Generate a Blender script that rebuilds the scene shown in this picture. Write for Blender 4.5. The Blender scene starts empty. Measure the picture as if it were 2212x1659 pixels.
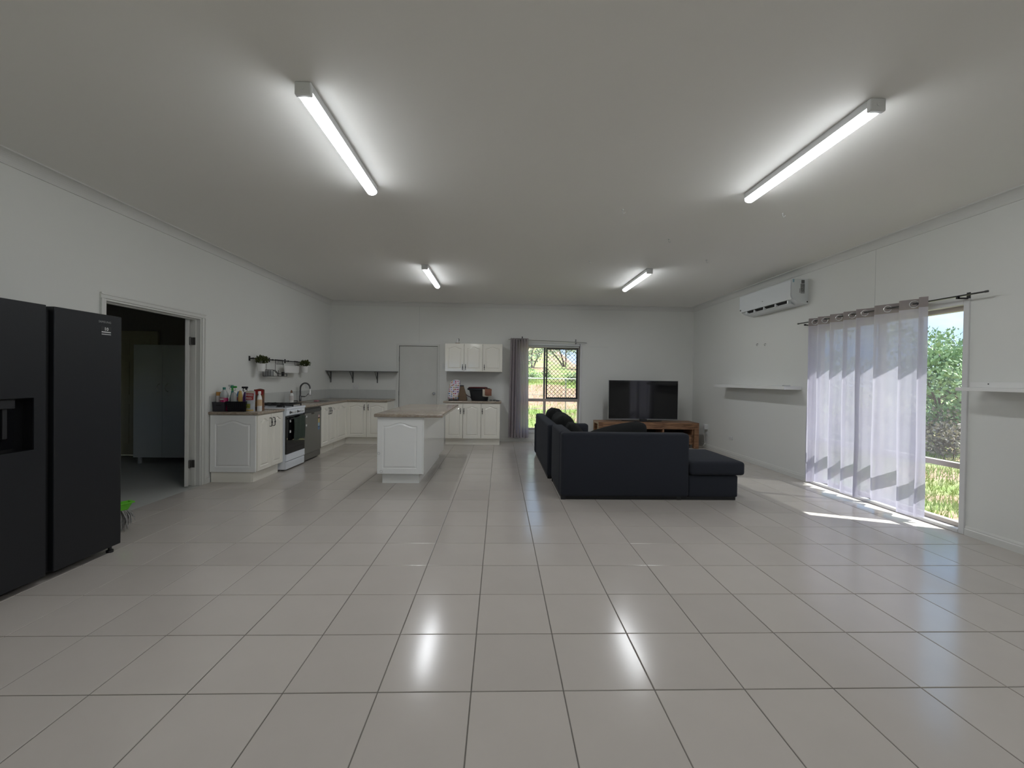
import bpy, bmesh, math, random
from mathutils import Vector, Matrix

# ------------------------------------------------------------------ camera, world, sun, exposure
scene = bpy.context.scene
C = scene.collection
R = math.radians
F_PX, CX, CY = 890.618, 1106.53, 827.31
YAW, PITCH, ROLL = -0.0300, -0.0101, 0.0139
EYE = 1.350

def camera():
    cy, sy = math.cos(YAW), math.sin(YAW); cp, sp = math.cos(PITCH), math.sin(PITCH); cr, sr = math.cos(ROLL), math.sin(ROLL)
    Rz = Matrix(((cy, sy, 0), (-sy, cy, 0), (0, 0, 1)))
    Rx = Matrix(((1, 0, 0), (0, cp, sp), (0, -sp, cp)))
    Ry = Matrix(((cr, 0, sr), (0, 1, 0), (-sr, 0, cr)))
    M = Ry @ Rx @ Rz                       # rows: right, forward, up in world axes
    r, f, u = M[0], M[1], M[2]
    d = bpy.data.cameras.new('camera'); o = bpy.data.objects.new('camera', d); C.objects.link(o)
    o.matrix_world = Matrix(((r[0], u[0], -f[0], 0), (r[1], u[1], -f[1], 0), (r[2], u[2], -f[2], EYE), (0, 0, 0, 1)))
    d.sensor_fit = 'HORIZONTAL'; d.sensor_width = 36.0; d.lens = F_PX / 2212 * 36
    d.shift_x = -(CX - 1106) / 2212; d.shift_y = (CY - 829.5) / 2212
    d.clip_start = 0.02; d.clip_end = 300
    scene.camera = o
camera()

LAMP = 56.0          # radiance of the tube diffusers
SUN = 13.5
SKY = 1.75
scene.view_settings.view_transform = 'Standard'
scene.view_settings.look = 'None'
scene.view_settings.exposure = 0.12
scene.view_settings.gamma = 1.0
scene.view_settings.use_curve_mapping = False
scene.cycles.use_denoising = True
scene.cycles.max_bounces = 10
scene.cycles.diffuse_bounces = 6
scene.cycles.transparent_max_bounces = 12
scene.cycles.sample_clamp_indirect = 8.0

def world():
    w = bpy.data.worlds.new('world'); scene.world = w; w.use_nodes = True
    n = w.node_tree.nodes; l = w.node_tree.links; n.clear()
    out = n.new('ShaderNodeOutputWorld'); bg = n.new('ShaderNodeBackground')
    tc = n.new('ShaderNodeTexCoord'); mp = n.new('ShaderNodeMapping'); no = n.new('ShaderNodeTexNoise')
    cr = n.new('ShaderNodeValToRGB')
    mp.inputs['Scale'].default_value = (1.2, 1.2, 3.5)
    no.inputs['Scale'].default_value = 2.2; no.inputs['Detail'].default_value = 6
    cr.color_ramp.elements[0].position = 0.36; cr.color_ramp.elements[0].color = (0.26, 0.50, 0.95, 1)
    cr.color_ramp.elements[1].position = 0.58; cr.color_ramp.elements[1].color = (0.80, 0.90, 1.04, 1)
    l.new(tc.outputs['Generated'], mp.inputs['Vector']); l.new(mp.outputs['Vector'], no.inputs['Vector'])
    l.new(no.outputs['Fac'], cr.inputs['Fac']); l.new(cr.outputs['Color'], bg.inputs['Color'])
    bg.inputs['Strength'].default_value = SKY
    l.new(bg.outputs['Background'], out.inputs['Surface'])
world()

def sun():
    d = bpy.data.lights.new('sun', 'SUN'); d.energy = SUN; d.angle = R(0.55); d.color = (1.0, 0.97, 0.93)
    o = bpy.data.objects.new('sun', d); C.objects.link(o)
    travel = Vector((-1.0, 0.40, -1.60)).normalized()
    o.rotation_euler = travel.to_track_quat('-Z', 'Y').to_euler(); o.location = (20, -8, 30)
sun()

# ------------------------------------------------------------------ helpers
def thing(name, label, cat=None, loc=(0, 0, 0), rotz=0.0, group=None, kind=None):
    o = bpy.data.objects.new(name, None); C.objects.link(o)
    o.location = loc; o.rotation_euler = (0, 0, rotz); o.empty_display_size = 0.05
    return tag(o, label, cat, group, kind)

def tag(o, label=None, cat=None, group=None, kind=None):
    if label: o['label'] = label
    if cat: o['category'] = cat
    if group: o['group'] = group
    if kind: o['kind'] = kind
    return o

def obj(name, bm, m, parent=None, smooth=None, loc=None, rot=None):
    bmesh.ops.recalc_face_normals(bm, faces=bm.faces)
    me = bpy.data.meshes.new(name); bm.to_mesh(me); bm.free()
    me.materials.append(m)
    if smooth:
        for p in me.polygons: p.use_smooth = True
        me.set_sharp_from_angle(angle=R(smooth))
    o = bpy.data.objects.new(name, me); C.objects.link(o)
    if parent: o.parent = parent
    if loc: o.location = loc
    if rot: o.rotation_euler = rot
    return o

def copy_tree(o, parent=None):
    c = o.copy(); C.objects.link(c); c.parent = parent
    for ch in list(o.children): copy_tree(ch, c)
    return c

def box(bm, x0, x1, y0, y1, z0, z1, bev=0.0, seg=2):
    v = [bm.verts.new((x, y, z)) for z in (z0, z1) for y in (y0, y1) for x in (x0, x1)]
    f = [bm.faces.new([v[i] for i in q]) for q in ((0, 2, 3, 1), (4, 5, 7, 6), (0, 1, 5, 4), (2, 6, 7, 3), (0, 4, 6, 2), (1, 3, 7, 5))]
    if bev:
        e = list({e for q in f for e in q.edges})
        bmesh.ops.bevel(bm, geom=e, offset=bev, segments=seg, affect='EDGES', profile=0.5)

def B(*boxes, bev=0.0, seg=2):
    bm = bmesh.new()
    for b in boxes: box(bm, *b, bev=bev, seg=seg)
    return bm

def tube(bm, pts, r, n=8, caps=True, closed=False):
    pts = [Vector(p) for p in pts]; N = len(pts)
    rr = r if isinstance(r, (list, tuple)) else [r] * N
    prev = None; rings = []
    for i, p in enumerate(pts):
        a = pts[i - 1] if (i > 0 or closed) else p
        b = pts[(i + 1) % N] if (i < N - 1 or closed) else p
        t = (b - a).normalized()
        if prev is None:
            prev = t.orthogonal().normalized()
        prev = (prev - t * prev.dot(t)).normalized()
        q = t.cross(prev)
        rings.append([bm.verts.new(p + (prev * math.cos(k * 2 * math.pi / n) + q * math.sin(k * 2 * math.pi / n)) * rr[i]) for k in range(n)])
    for i in range(N if closed else N - 1):
        A, Bq = rings[i], rings[(i + 1) % N]
        for k in range(n): bm.faces.new((A[k], A[(k + 1) % n], Bq[(k + 1) % n], Bq[k]))
    if caps and not closed:
        bm.faces.new(rings[0][::-1]); bm.faces.new(rings[-1])

def T(pts, r, n=8, **k):
    bm = bmesh.new(); tube(bm, pts, r, n, **k); return bm

def lathe(bm, prof, cx=0.0, cy=0.0, n=16, sx=1.0, sy=1.0):
    rings = []
    for r, z in prof:
        if r < 1e-6: rings.append([bm.verts.new((cx, cy, z))])
        else: rings.append([bm.verts.new((cx + sx * r * math.cos(2 * math.pi * k / n), cy + sy * r * math.sin(2 * math.pi * k / n), z)) for k in range(n)])
    for a, b in zip(rings, rings[1:]):
        for k in range(n):
            k2 = (k + 1) % n
            if len(a) == 1 and len(b) == 1: continue
            if len(a) == 1: bm.faces.new((a[0], b[k], b[k2]))
            elif len(b) == 1: bm.faces.new((a[k], a[k2], b[0]))
            else: bm.faces.new((a[k], a[k2], b[k2], b[k]))

def L(prof, **k):
    bm = bmesh.new(); lathe(bm, prof, **k); return bm

def prism(bm, loops, z0, z1):
    top = []; bot = []
    for lp in loops:
        a = [bm.verts.new((x, y, z1)) for x, y in lp]; b = [bm.verts.new((x, y, z0)) for x, y in lp]
        n = len(lp)
        for i in range(n): bm.faces.new((a[i], b[i], b[(i + 1) % n], a[(i + 1) % n]))
        top += [bm.edges.get((a[i], a[(i + 1) % n])) for i in range(n)]
        bot += [bm.edges.get((b[i], b[(i + 1) % n])) for i in range(n)]
    bmesh.ops.triangle_fill(bm, edges=top, use_beauty=True); bmesh.ops.triangle_fill(bm, edges=bot, use_beauty=True)

def extrude(bm, pts, axis, a0, a1):
    """profile pts: axis 'x' -> (y,z), 'y' -> (x,z)"""
    f = (lambda p, a: (a, p[0], p[1])) if axis == 'x' else (lambda p, a: (p[0], a, p[1]))
    A = [bm.verts.new(f(p, a0)) for p in pts]; Bv = [bm.verts.new(f(p, a1)) for p in pts]
    n = len(pts)
    for i in range(n): bm.faces.new((A[i], A[(i + 1) % n], Bv[(i + 1) % n], Bv[i]))
    bm.faces.new(A[::-1]); bm.faces.new(Bv)

def X(pts, axis, a0, a1):
    bm = bmesh.new(); extrude(bm, pts, axis, a0, a1); return bm

def text_mesh(name, s, size, m, parent, loc, rot, depth=0.0004):
    cu = bpy.data.curves.new(name, 'FONT'); cu.body = s; cu.size = size; cu.extrude = depth
    cu.align_x = 'CENTER'; cu.align_y = 'CENTER'; cu.resolution_u = 2
    tmp = bpy.data.objects.new('tmp', cu); C.objects.link(tmp)
    dg = bpy.context.evaluated_depsgraph_get()
    me = bpy.data.meshes.new_from_object(tmp.evaluated_get(dg))
    bpy.data.objects.remove(tmp); bpy.data.curves.remove(cu)
    me.name = name; me.materials.clear(); me.materials.append(m)
    o = bpy.data.objects.new(name, me); C.objects.link(o); o.parent = parent; o.location = loc; o.rotation_euler = rot
    return o

def sm(a, b, x):
    t = max(0.0, min(1.0, (x - a) / (b - a))); return t * t * (3 - 2 * t)

# ------------------------------------------------------------------ materials
MATS = {}
def mat(name, col, rough=0.5, metal=0.0, spec=0.5, var=None, bump=None, rand=0.0, coat=0.0, emit=None, stretch=(1, 1, 1), sheen=0.0):
    m = bpy.data.materials.new(name); m.use_nodes = True
    nt = m.node_tree; n = nt.nodes; l = nt.links; p = n['Principled BSDF']
    p.inputs['Base Color'].default_value = (*col, 1); p.inputs['Roughness'].default_value = rough
    p.inputs['Metallic'].default_value = metal; p.inputs['Specular IOR Level'].default_value = spec
    p.inputs['Coat Weight'].default_value = coat; p.inputs['Coat Roughness'].default_value = 0.08
    p.inputs['Sheen Weight'].default_value = sheen
    if emit:
        p.inputs['Emission Color'].default_value = (*emit[0], 1); p.inputs['Emission Strength'].default_value = emit[1]
    tc = n.new('ShaderNodeTexCoord'); mp = n.new('ShaderNodeMapping'); mp.inputs['Scale'].default_value = stretch
    l.new(tc.outputs['Object'], mp.inputs['Vector'])
    if var or rand:
        hs = n.new('ShaderNodeMixRGB'); hs.blend_type = 'MIX'
        c2 = var[2] if var and len(var) > 2 else tuple(c * 0.75 for c in col)
        hs.inputs[1].default_value = (*col, 1); hs.inputs[2].default_value = (*c2, 1); hs.inputs[0].default_value = 0
        if var:
            no = n.new('ShaderNodeTexNoise'); no.inputs['Scale'].default_value = var[0]; no.inputs['Detail'].default_value = 5
            no.inputs['Roughness'].default_value = 0.6
            rp = n.new('ShaderNodeMapRange'); rp.inputs[1].default_value = 0.35; rp.inputs[2].default_value = 0.68; rp.inputs[4].default_value = var[1]
            l.new(mp.outputs['Vector'], no.inputs['Vector']); l.new(no.outputs['Fac'], rp.inputs[0]); l.new(rp.outputs[0], hs.inputs[0])
        last = hs.outputs[0]
        if rand:
            oi = n.new('ShaderNodeObjectInfo'); mr = n.new('ShaderNodeMapRange'); mr.inputs[3].default_value = 1 - rand; mr.inputs[4].default_value = 1 + rand
            hv = n.new('ShaderNodeHueSaturation'); l.new(oi.outputs['Random'], mr.inputs[0]); l.new(mr.outputs[0], hv.inputs['Value'])
            l.new(last, hv.inputs['Color']); last = hv.outputs[0]
        l.new(last, p.inputs['Base Color'])
    if bump:
        nb = n.new('ShaderNodeTexNoise'); nb.inputs['Scale'].default_value = bump[0]; nb.inputs['Detail'].default_value = 3
        bp = n.new('ShaderNodeBump'); bp.inputs['Strength'].default_value = bump[1]; bp.inputs['Distance'].default_value = 0.01
        l.new(mp.outputs['Vector'], nb.inputs['Vector']); l.new(nb.outputs['Fac'], bp.inputs['Height']); l.new(bp.outputs[0], p.inputs['Normal'])
    MATS[name] = m
    return m

M_WALL = mat('wall_paint', (0.715, 0.72, 0.695), 0.55, spec=0.3, var=(1.2, 0.25, (0.695, 0.70, 0.675)), bump=(60, 0.03))
M_CEIL = mat('ceiling_paint', (0.83, 0.82, 0.79), 0.7, spec=0.2, var=(0.8, 0.3, (0.80, 0.79, 0.765)), bump=(45, 0.03))
M_CORN = mat('cornice_paint', (0.66, 0.66, 0.64), 0.5, spec=0.3)
M_TRIM = mat('trim_paint', (0.66, 0.66, 0.635), 0.35, spec=0.4)
M_DOOR = mat('door_paint', (0.64, 0.64, 0.61), 0.4, var=(3, 0.2))
M_GROUT = mat('grout', (0.13, 0.118, 0.105), 0.85, var=(7, 0.6, (0.22, 0.205, 0.185)))
M_CAB = mat('cabinet_vinyl', (0.86, 0.835, 0.76), 0.09, spec=0.5, coat=0.3)
M_CABW = mat('cabinet_white', (0.89, 0.90, 0.89), 0.09, spec=0.5, coat=0.3)
M_BLACK = mat('black_iron', (0.012, 0.012, 0.013), 0.45, spec=0.4)
M_BLACKP = mat('black_plastic', (0.015, 0.015, 0.017), 0.4)
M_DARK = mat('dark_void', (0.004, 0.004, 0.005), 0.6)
M_FRIDGE = mat('fridge_black_steel', (0.017, 0.018, 0.021), 0.42, metal=0.35, spec=0.5, bump=(300, 0.02), stretch=(1, 1, 0.02))
M_ENAMEL = mat('white_enamel', (0.80, 0.84, 0.90), 0.22, spec=0.5, coat=0.3)
M_GLASSB = mat('black_glass', (0.006, 0.006, 0.007), 0.06, spec=0.5)
M_DISH = mat('dark_steel', (0.23, 0.225, 0.21), 0.40, metal=0.5)
M_STEEL = mat('brushed_steel', (0.45, 0.45, 0.45), 0.28, metal=1.0)
M_CHROME = mat('chrome', (0.85, 0.85, 0.86), 0.22, metal=0.75)
M_GUN = mat('gunmetal', (0.12, 0.12, 0.125), 0.3, metal=0.9)
M_SOFA = mat('charcoal_fabric', (0.028, 0.031, 0.040), 0.92, spec=0.15, var=(220, 0.5, (0.019, 0.021, 0.028)), bump=(700, 0.25), sheen=0.04)
M_SOFAB = mat('cushion_fabric', (0.020, 0.021, 0.022), 0.95, spec=0.1, var=(90, 0.5, (0.03, 0.03, 0.029)), bump=(500, 0.25))
M_TVB = mat('tv_bezel', (0.35, 0.36, 0.37), 0.3, metal=0.9)
M_SCREEN = mat('tv_screen', (0.003, 0.003, 0.004), 0.06, spec=0.45)
M_WHITEP = mat('white_plastic', (0.66, 0.67, 0.67), 0.35)
M_WHITE = mat('white_gloss', (0.78, 0.78, 0.77), 0.25)
M_ALU = mat('window_aluminium', (0.44, 0.39, 0.355), 0.4, spec=0.4)
M_ALUD = mat('dark_aluminium', (0.10, 0.10, 0.10), 0.45, metal=0.4)
M_FRAMEW = mat('window_reveal_paint', (0.66, 0.66, 0.66), 0.4)
M_LAMPW = mat('lamp_housing', (0.72, 0.73, 0.74), 0.35)
M_GREY = mat('grey_metal', (0.13, 0.13, 0.13), 0.4, metal=0.3)
M_SPLASH = mat('splash_tile', (0.56, 0.575, 0.56), 0.25, var=(6, 0.3, (0.50, 0.51, 0.50)))
M_BRASS = mat('hinge_metal', (0.14, 0.135, 0.13), 0.35, metal=0.8)
M_CORD = mat('white_cord', (0.6, 0.6, 0.58), 0.5)
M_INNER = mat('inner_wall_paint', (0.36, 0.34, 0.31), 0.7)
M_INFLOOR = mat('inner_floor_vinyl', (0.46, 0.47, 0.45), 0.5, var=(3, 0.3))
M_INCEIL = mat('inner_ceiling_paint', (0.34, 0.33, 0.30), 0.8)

def lamp_mat():
    m = mat('tube_diffuser', (0.9, 0.9, 0.9), 0.4, emit=((0.94, 0.97, 1.0), LAMP)); return m
M_TUBE = lamp_mat()
M_TUBES = mat('tube_diffuser_flank', (0.9, 0.9, 0.9), 0.4, emit=((0.92, 0.965, 1.0), LAMP * 0.22))

def wood_mat():
    m = mat('tv_unit_wood', (0.24, 0.11, 0.05), 0.45)
    nt = m.node_tree; n = nt.nodes; l = nt.links; p = n['Principled BSDF']
    tc = n.new('ShaderNodeTexCoord'); mp = n.new('ShaderNodeMapping'); mp.inputs['Scale'].default_value = (2.2, 14, 22)
    no = n.new('ShaderNodeTexNoise'); no.inputs['Scale'].default_value = 1.6; no.inputs['Detail'].default_value = 7; no.inputs['Distortion'].default_value = 1.0
    cr = n.new('ShaderNodeValToRGB'); e = cr.color_ramp.elements
    e[0].position = 0.3; e[0].color = (0.09, 0.042, 0.022, 1); e[1].position = 0.75; e[1].color = (0.40, 0.225, 0.125, 1)
    k = e.new(0.5); k.color = (0.26, 0.135, 0.07, 1)
    l.new(tc.outputs['Object'], mp.inputs[0]); l.new(mp.outputs[0], no.inputs[0]); l.new(no.outputs[0], cr.inputs[0]); l.new(cr.outputs[0], p.inputs['Base Color'])
    return m
M_WOOD = wood_mat()

def laminate_mat():
    m = mat('stone_laminate', (0.30, 0.25, 0.2), 0.2, coat=0.2)
    nt = m.node_tree; n = nt.nodes; l = nt.links; p = n['Principled BSDF']
    tc = n.new('ShaderNodeTexCoord'); mp = n.new('ShaderNodeMapping'); mp.inputs['Scale'].default_value = (7, 24, 24); mp.inputs['Rotation'].default_value = (0, 0, R(35))
    no = n.new('ShaderNodeTexNoise'); no.inputs['Scale'].default_value = 1.8; no.inputs['Detail'].default_value = 8; no.inputs['Distortion'].default_value = 1.6
    cr = n.new('ShaderNodeValToRGB'); e = cr.color_ramp.elements
    e[0].position = 0.30; e[0].color = (0.24, 0.185, 0.14, 1); e[1].position = 0.72; e[1].color = (0.45, 0.40, 0.325, 1)
    k = e.new(0.5); k.color = (0.345, 0.285, 0.225, 1)
    l.new(tc.outputs['Object'], mp.inputs[0]); l.new(mp.outputs[0], no.inputs[0]); l.new(no.outputs[0], cr.inputs[0]); l.new(cr.outputs[0], p.inputs['Base Color'])
    return m
M_LAM = laminate_mat()

def tile_mat():
    m = mat('floor_tile', (0.505, 0.466, 0.43), 0.17, spec=0.5, rand=0.03, var=(2.2, 0.5, (0.46, 0.424, 0.39)))
    nt = m.node_tree; n = nt.nodes; l = nt.links; p = n['Principled BSDF']
    return m
M_TILE = tile_mat()

def glass_mat():
    m = bpy.data.materials.new('window_glass'); m.use_nodes = True
    n = m.node_tree.nodes; l = m.node_tree.links; n.clear()
    o = n.new('ShaderNodeOutputMaterial'); mx = n.new('ShaderNodeMixShader'); t = n.new('ShaderNodeBsdfTransparent'); g = n.new('ShaderNodeBsdfGlossy')
    t.inputs['Color'].default_value = (0.93, 0.96, 0.95, 1); g.inputs['Roughness'].default_value = 0.02
    mx.inputs[0].default_value = 0.05; l.new(t.outputs[0], mx.inputs[1]); l.new(g.outputs[0], mx.inputs[2]); l.new(mx.outputs[0], o.inputs[0])
    return m
M_GLASS = glass_mat()

def cloth_mat(name, col, transl, transp):
    m = bpy.data.materials.new(name); m.use_nodes = True
    n = m.node_tree.nodes; l = m.node_tree.links; n.clear()
    o = n.new('ShaderNodeOutputMaterial'); d = n.new('ShaderNodeBsdfDiffuse'); t = n.new('ShaderNodeBsdfTranslucent'); tr = n.new('ShaderNodeBsdfTransparent')
    a = n.new('ShaderNodeMixShader'); b = n.new('ShaderNodeMixShader')
    tc = n.new('ShaderNodeTexCoord'); no = n.new('ShaderNodeTexNoise'); no.inputs['Scale'].default_value = 9; no.inputs['Detail'].default_value = 6
    bp = n.new('ShaderNodeBump'); bp.inputs['Strength'].default_value = 0.25; bp.inputs['Distance'].default_value = 0.02
    l.new(tc.outputs['Object'], no.inputs['Vector']); l.new(no.outputs[0], bp.inputs['Height']); l.new(bp.outputs[0], d.inputs['Normal']); l.new(bp.outputs[0], t.inputs['Normal'])
    d.inputs[0].default_value = (*col, 1); t.inputs[0].default_value = (*col, 1)
    a.inputs[0].default_value = transl; b.inputs[0].default_value = transp
    l.new(d.outputs[0], a.inputs[1]); l.new(t.outputs[0], a.inputs[2]); l.new(a.outputs[0], b.inputs[1]); l.new(tr.outputs[0], b.inputs[2]); l.new(b.outputs[0], o.inputs[0])
    return m
M_CURT = cloth_mat('sheer_curtain', (0.56, 0.535, 0.635), 0.37, 0.07)
M_CURT2 = cloth_mat('grey_curtain', (0.50, 0.455, 0.48), 0.48, 0.04)
M_HEM = cloth_mat('curtain_header', (0.36, 0.32, 0.325), 0.25, 0.0)

# ------------------------------------------------------------------ room shell
XL, XR, YB, YF, H = -3.626, 4.216, 8.897, -2.60, 2.952
WT = 0.13                                     # wall thickness
RW0, RW1, RWZ0, RWZ1 = 3.625, 5.41, 0.03, 2.085      # right window opening (y, z)
BW0, BW1, BWZ0, BWZ1 = 0.42, 1.735, 0.235, 2.115     # back window opening (x, z)
BD0, BD1, BDZ = -2.165, -1.34, 2.03                 # back door opening
LD0, LD1, LDZ = 3.892, 5.12, 2.035                    # left doorway
FW0, FW1, FWZ0, FWZ1 = -2.85, -1.15, 0.9, 2.1         # window behind the camera

def S(name, bm, m, label=None):
    return tag(obj(name, bm, m), label, None, None, 'structure')

S('wall_left', B((XL - WT, XL, YF - WT, LD0, 0, H), (XL - WT, XL, LD1, YB + WT, 0, H), (XL - WT, XL, LD0, LD1, LDZ, H)), M_WALL, 'pale grey painted wall with the open doorway')
S('wall_right', B((XR, XR + WT, YF - WT, RW0, -0.3, H), (XR, XR + WT, RW1, YB + WT, -0.3, H), (XR, XR + WT, RW0, RW1, -0.3, RWZ0), (XR, XR + WT, RW0, RW1, RWZ1, H)), M_WALL, 'pale grey painted wall with the tall curtained window')
S('wall_back', B((XL, BD0, YB, YB + WT, -0.3, H), (BD0, BD1, YB, YB + WT, BDZ, H), (BD1, BW0, YB, YB + WT, -0.3, H), (BW0, BW1, YB, YB + WT, -0.3, BWZ0), (BW0, BW1, YB, YB + WT, BWZ1, H), (BW1, XR, YB, YB + WT, -0.3, H)), M_WALL, 'pale grey painted wall behind the television')
S('wall_front', B((XL, FW0, YF - WT, YF, -0.3, H), (FW1, XR, YF - WT, YF, -0.3, H), (FW0, FW1, YF - WT, YF, -0.3, FWZ0), (FW0, FW1, YF - WT, YF, FWZ1, H)), M_WALL)
S('ceiling', B((XL - 4.2, XR + WT, YF - WT, YB + WT, H, H + 0.2)), M_CEIL, 'flat warm grey painted ceiling')

# floor: grout bed plus single tiles
TS, TX, TY = 0.4, -0.10609, 1.76834
floor = S('floor', B((XL, XR, YF, YB, -0.28, -0.0035)), M_GROUT, 'grey beige tiled floor with dark grout lines')
def tile_bm(bm, x0, x1, y0, y1):
    c = 0.0022; d = -0.006
    rings = [[(x0, y0), (x1, y0), (x1, y1), (x0, y1)]] * 2 + [[(x0 + c, y0 + c), (x1 - c, y0 + c), (x1 - c, y1 - c), (x0 + c, y1 - c)]]
    zs = (d, -c * 0.7, 0.0)
    vs = [[bm.verts.new((*p, z)) for p in r] for r, z in zip(rings, zs)]
    for a, b in zip(vs, vs[1:]):
        for k in range(4): bm.faces.new((a[k], a[(k + 1) % 4], b[(k + 1) % 4], b[k]))
    bm.faces.new(vs[2])
def lay_floor():
    rnd = random.Random(4); g = 0.0024; cells = []
    c0, c1 = math.floor((XL - TX) / TS), math.ceil((XR - TX) / TS)
    r0, r1 = math.floor((YF - TY) / TS), math.ceil((YB - TY) / TS)
    for r in range(r0, r1):
        for c in range(c0, c1):
            x0, x1 = max(TX + c * TS, XL), min(TX + (c + 1) * TS, XR); y0, y1 = max(TY + r * TS, YF), min(TY + (r + 1) * TS, YB)
            if x1 - x0 < 0.02 or y1 - y0 < 0.02: continue
            cx, cy = (x0 + x1) / 2, (y0 + y1) / 2
            vis = cy > 1.3 and abs(cx + 0.03 * cy) < 1.27 * cy + 0.3
            hid = (0.75 < cx < 2.7 and 4.7 < cy < 5.4) or (-1.5 < cx < -1.0 and 5.3 < cy < 7.0) or (cx < -3.1 and (cy > 5.4 or 2.3 < cy < 3.2))
            area = (x1 - x0) * (y1 - y0) / max(cy, 0.4) ** 3 if vis and not hid else 0
            cells.append((area, x0 + g, x1 - g, y0 + g, y1 - g))
    cells.sort(key=lambda q: -q[0])
    shared = None; rest = bmesh.new()
    for i, (a, x0, x1, y0, y1) in enumerate(cells):
        if i < 300 and a > 0:
            w, h = x1 - x0, y1 - y0; full = abs(w - TS + 2 * g) < 1e-4 and abs(h - TS + 2 * g) < 1e-4
            if full and shared:
                o = bpy.data.objects.new('tile', shared); C.objects.link(o); o.parent = floor
            else:
                bm = bmesh.new(); tile_bm(bm, -w / 2, w / 2, -h / 2, h / 2); o = obj('tile', bm, M_TILE, floor)
                if full: shared = o.data
            o.location = ((x0 + x1) / 2, (y0 + y1) / 2, rnd.uniform(-0.0004, 0.0003))
        else: tile_bm(rest, x0, x1, y0, y1)
    tag(obj('tile_field', rest, M_TILE, floor), kind='stuff')
lay_floor()

# cornices (cove), baseboards, wall joint strips
def cove(n=7, s=0.090):
    pts = [(0, 0), (0, -s), (0.012, -s)]
    for i in range(n + 1):
        a = math.pi / 2 * i / n
        pts.append((0.012 + (s - 0.024) * (1 - math.cos(a)), -s + 0.008 + (s - 0.020) * math.sin(a)))
    pts += [(s, -0.012), (s, 0)]
    return pts
cv = cove()
S('trim_1', X([(XL + a, H + b) for a, b in cv], 'y', YF, YB), M_CORN, 'coved cornice above the wall with the doorway')
S('trim_2', X([(XR - a, H + b) for a, b in cv], 'y', YF, YB), M_CORN, 'coved cornice above the wall with the tall curtained window')
S('trim_3', X([(YB - a, H + b) for a, b in cv], 'x', XL, XR), M_CORN, 'coved cornice above the wall behind the television')
bb = [(0, 0), (0.016, 0), (0.016, 0.055), (0.011, 0.062), (0.011, 0.072), (0.005, 0.086), (0, 0.086)]
S('baseboard_right', X([(XR - a, b) for a, b in bb], 'y', YF, RW0 - 0.045), M_TRIM)
S('baseboard_right_far', X([(XR - a, b) for a, b in bb], 'y', RW1 + 0.045, YB), M_TRIM)
S('baseboard_back', X([(YB - a, b) for a, b in bb], 'x', 0.02, XR - 0.017), M_TRIM)
S('baseboard_back_door', X([(YB - a, b) for a, b in bb], 'x', -1.298, -1.10), M_TRIM)
S('baseboard_left', X([(XL + a, b) for a, b in bb], 'y', YF, LD0 - 0.05), M_TRIM)
S('baseboard_left_far', X([(XL + a, b) for a, b in bb], 'y', LD1 + 0.06, 5.262), M_TRIM)
M_JOINT = mat('sheet_joint', (0.50, 0.51, 0.50), 0.6)
S('trim_4', B((-1.741, -1.737, YB - 0.0012, YB + 0.001, 2.07, H - 0.09)), M_JOINT)
S('trim_5', B((XR - 0.0012, XR + 0.001, 4.535, 4.539, 2.15, H - 0.09)), M_JOINT)
S('trim_6', B((0.06, 0.38, YB - 0.0012, YB + 0.001, 2.075, 2.078), (1.78, 2.35, YB - 0.0012, YB + 0.001, 2.065, 2.068)), M_JOINT)

# architrave of the left doorway and its jamb
ar = [(0, 0), (0.020, 0), (0.020, 0.012), (0.014, 0.022), (0.017, 0.034), (0.010, 0.050), (0, 0.050)]
def doorway():
    d = thing('door_1', 'white framed open doorway beside the black refrigerator', None, (XL, LD0, 0), kind='structure')
    w = LD1 - LD0
    obj('architrave', B((0.0, 0.012, -0.047, 0.0, 0, LDZ), (0.012, 0.019, -0.047, -0.028, 0, LDZ), bev=0.003), M_TRIM, d)
    obj('architrave', B((0.0, 0.012, w, w + 0.055, 0, LDZ), (0.012, 0.019, w + 0.036, w + 0.055, 0, LDZ), bev=0.003), M_TRIM, d)
    obj('head_architrave', B((0.0, 0.012, -0.047, w + 0.055, LDZ + 0.0005, LDZ + 0.052), (0.012, 0.019, -0.047, w + 0.055, LDZ + 0.033, LDZ + 0.052), bev=0.003), M_TRIM, d)
    obj('jamb', B((-WT - 0.01, 0.0, -0.001, 0.018, 0, LDZ), (-WT - 0.01, 0.0, w - 0.018, w + 0.001, 0, LDZ), (-WT - 0.01, 0.0, 0.018, w - 0.018, LDZ - 0.018, LDZ + 0.001), bev=0.002), M_TRIM, d)
    obj('door_stop', B((-0.085, -0.05, w - 0.032, w - 0.018, 0, LDZ - 0.018), (-0.085, -0.05, 0.018, w - 0.032, LDZ - 0.032, LDZ - 0.018)), M_TRIM, d)
    a = R(116)                                     # the leaf is swung into the room behind
    leaf = bmesh.new(); box(leaf, -1.15, 0.0, 0.0, 0.036, 0.008, LDZ - 0.022, bev=0.002)
    lf = obj('door_leaf', leaf, M_DOOR, d, loc=(-WT + 0.012, w - 0.105, 0), rot=(0, 0, -R(64)))
    for z in (1.75, 0.27):
        bm = bmesh.new()
        box(bm, -0.085, -0.050, w - 0.0345, w - 0.031, z - 0.045, z + 0.045)
        tube(bm, [(-0.092, w - 0.060, z - 0.05), (-0.092, w - 0.060, z + 0.05)], 0.007)
        box(bm, -0.094, -0.089, w - 0.085, w - 0.035, z - 0.045, z + 0.045)
        obj('hinge', bm, M_BRASS, d)
doorway()

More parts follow.
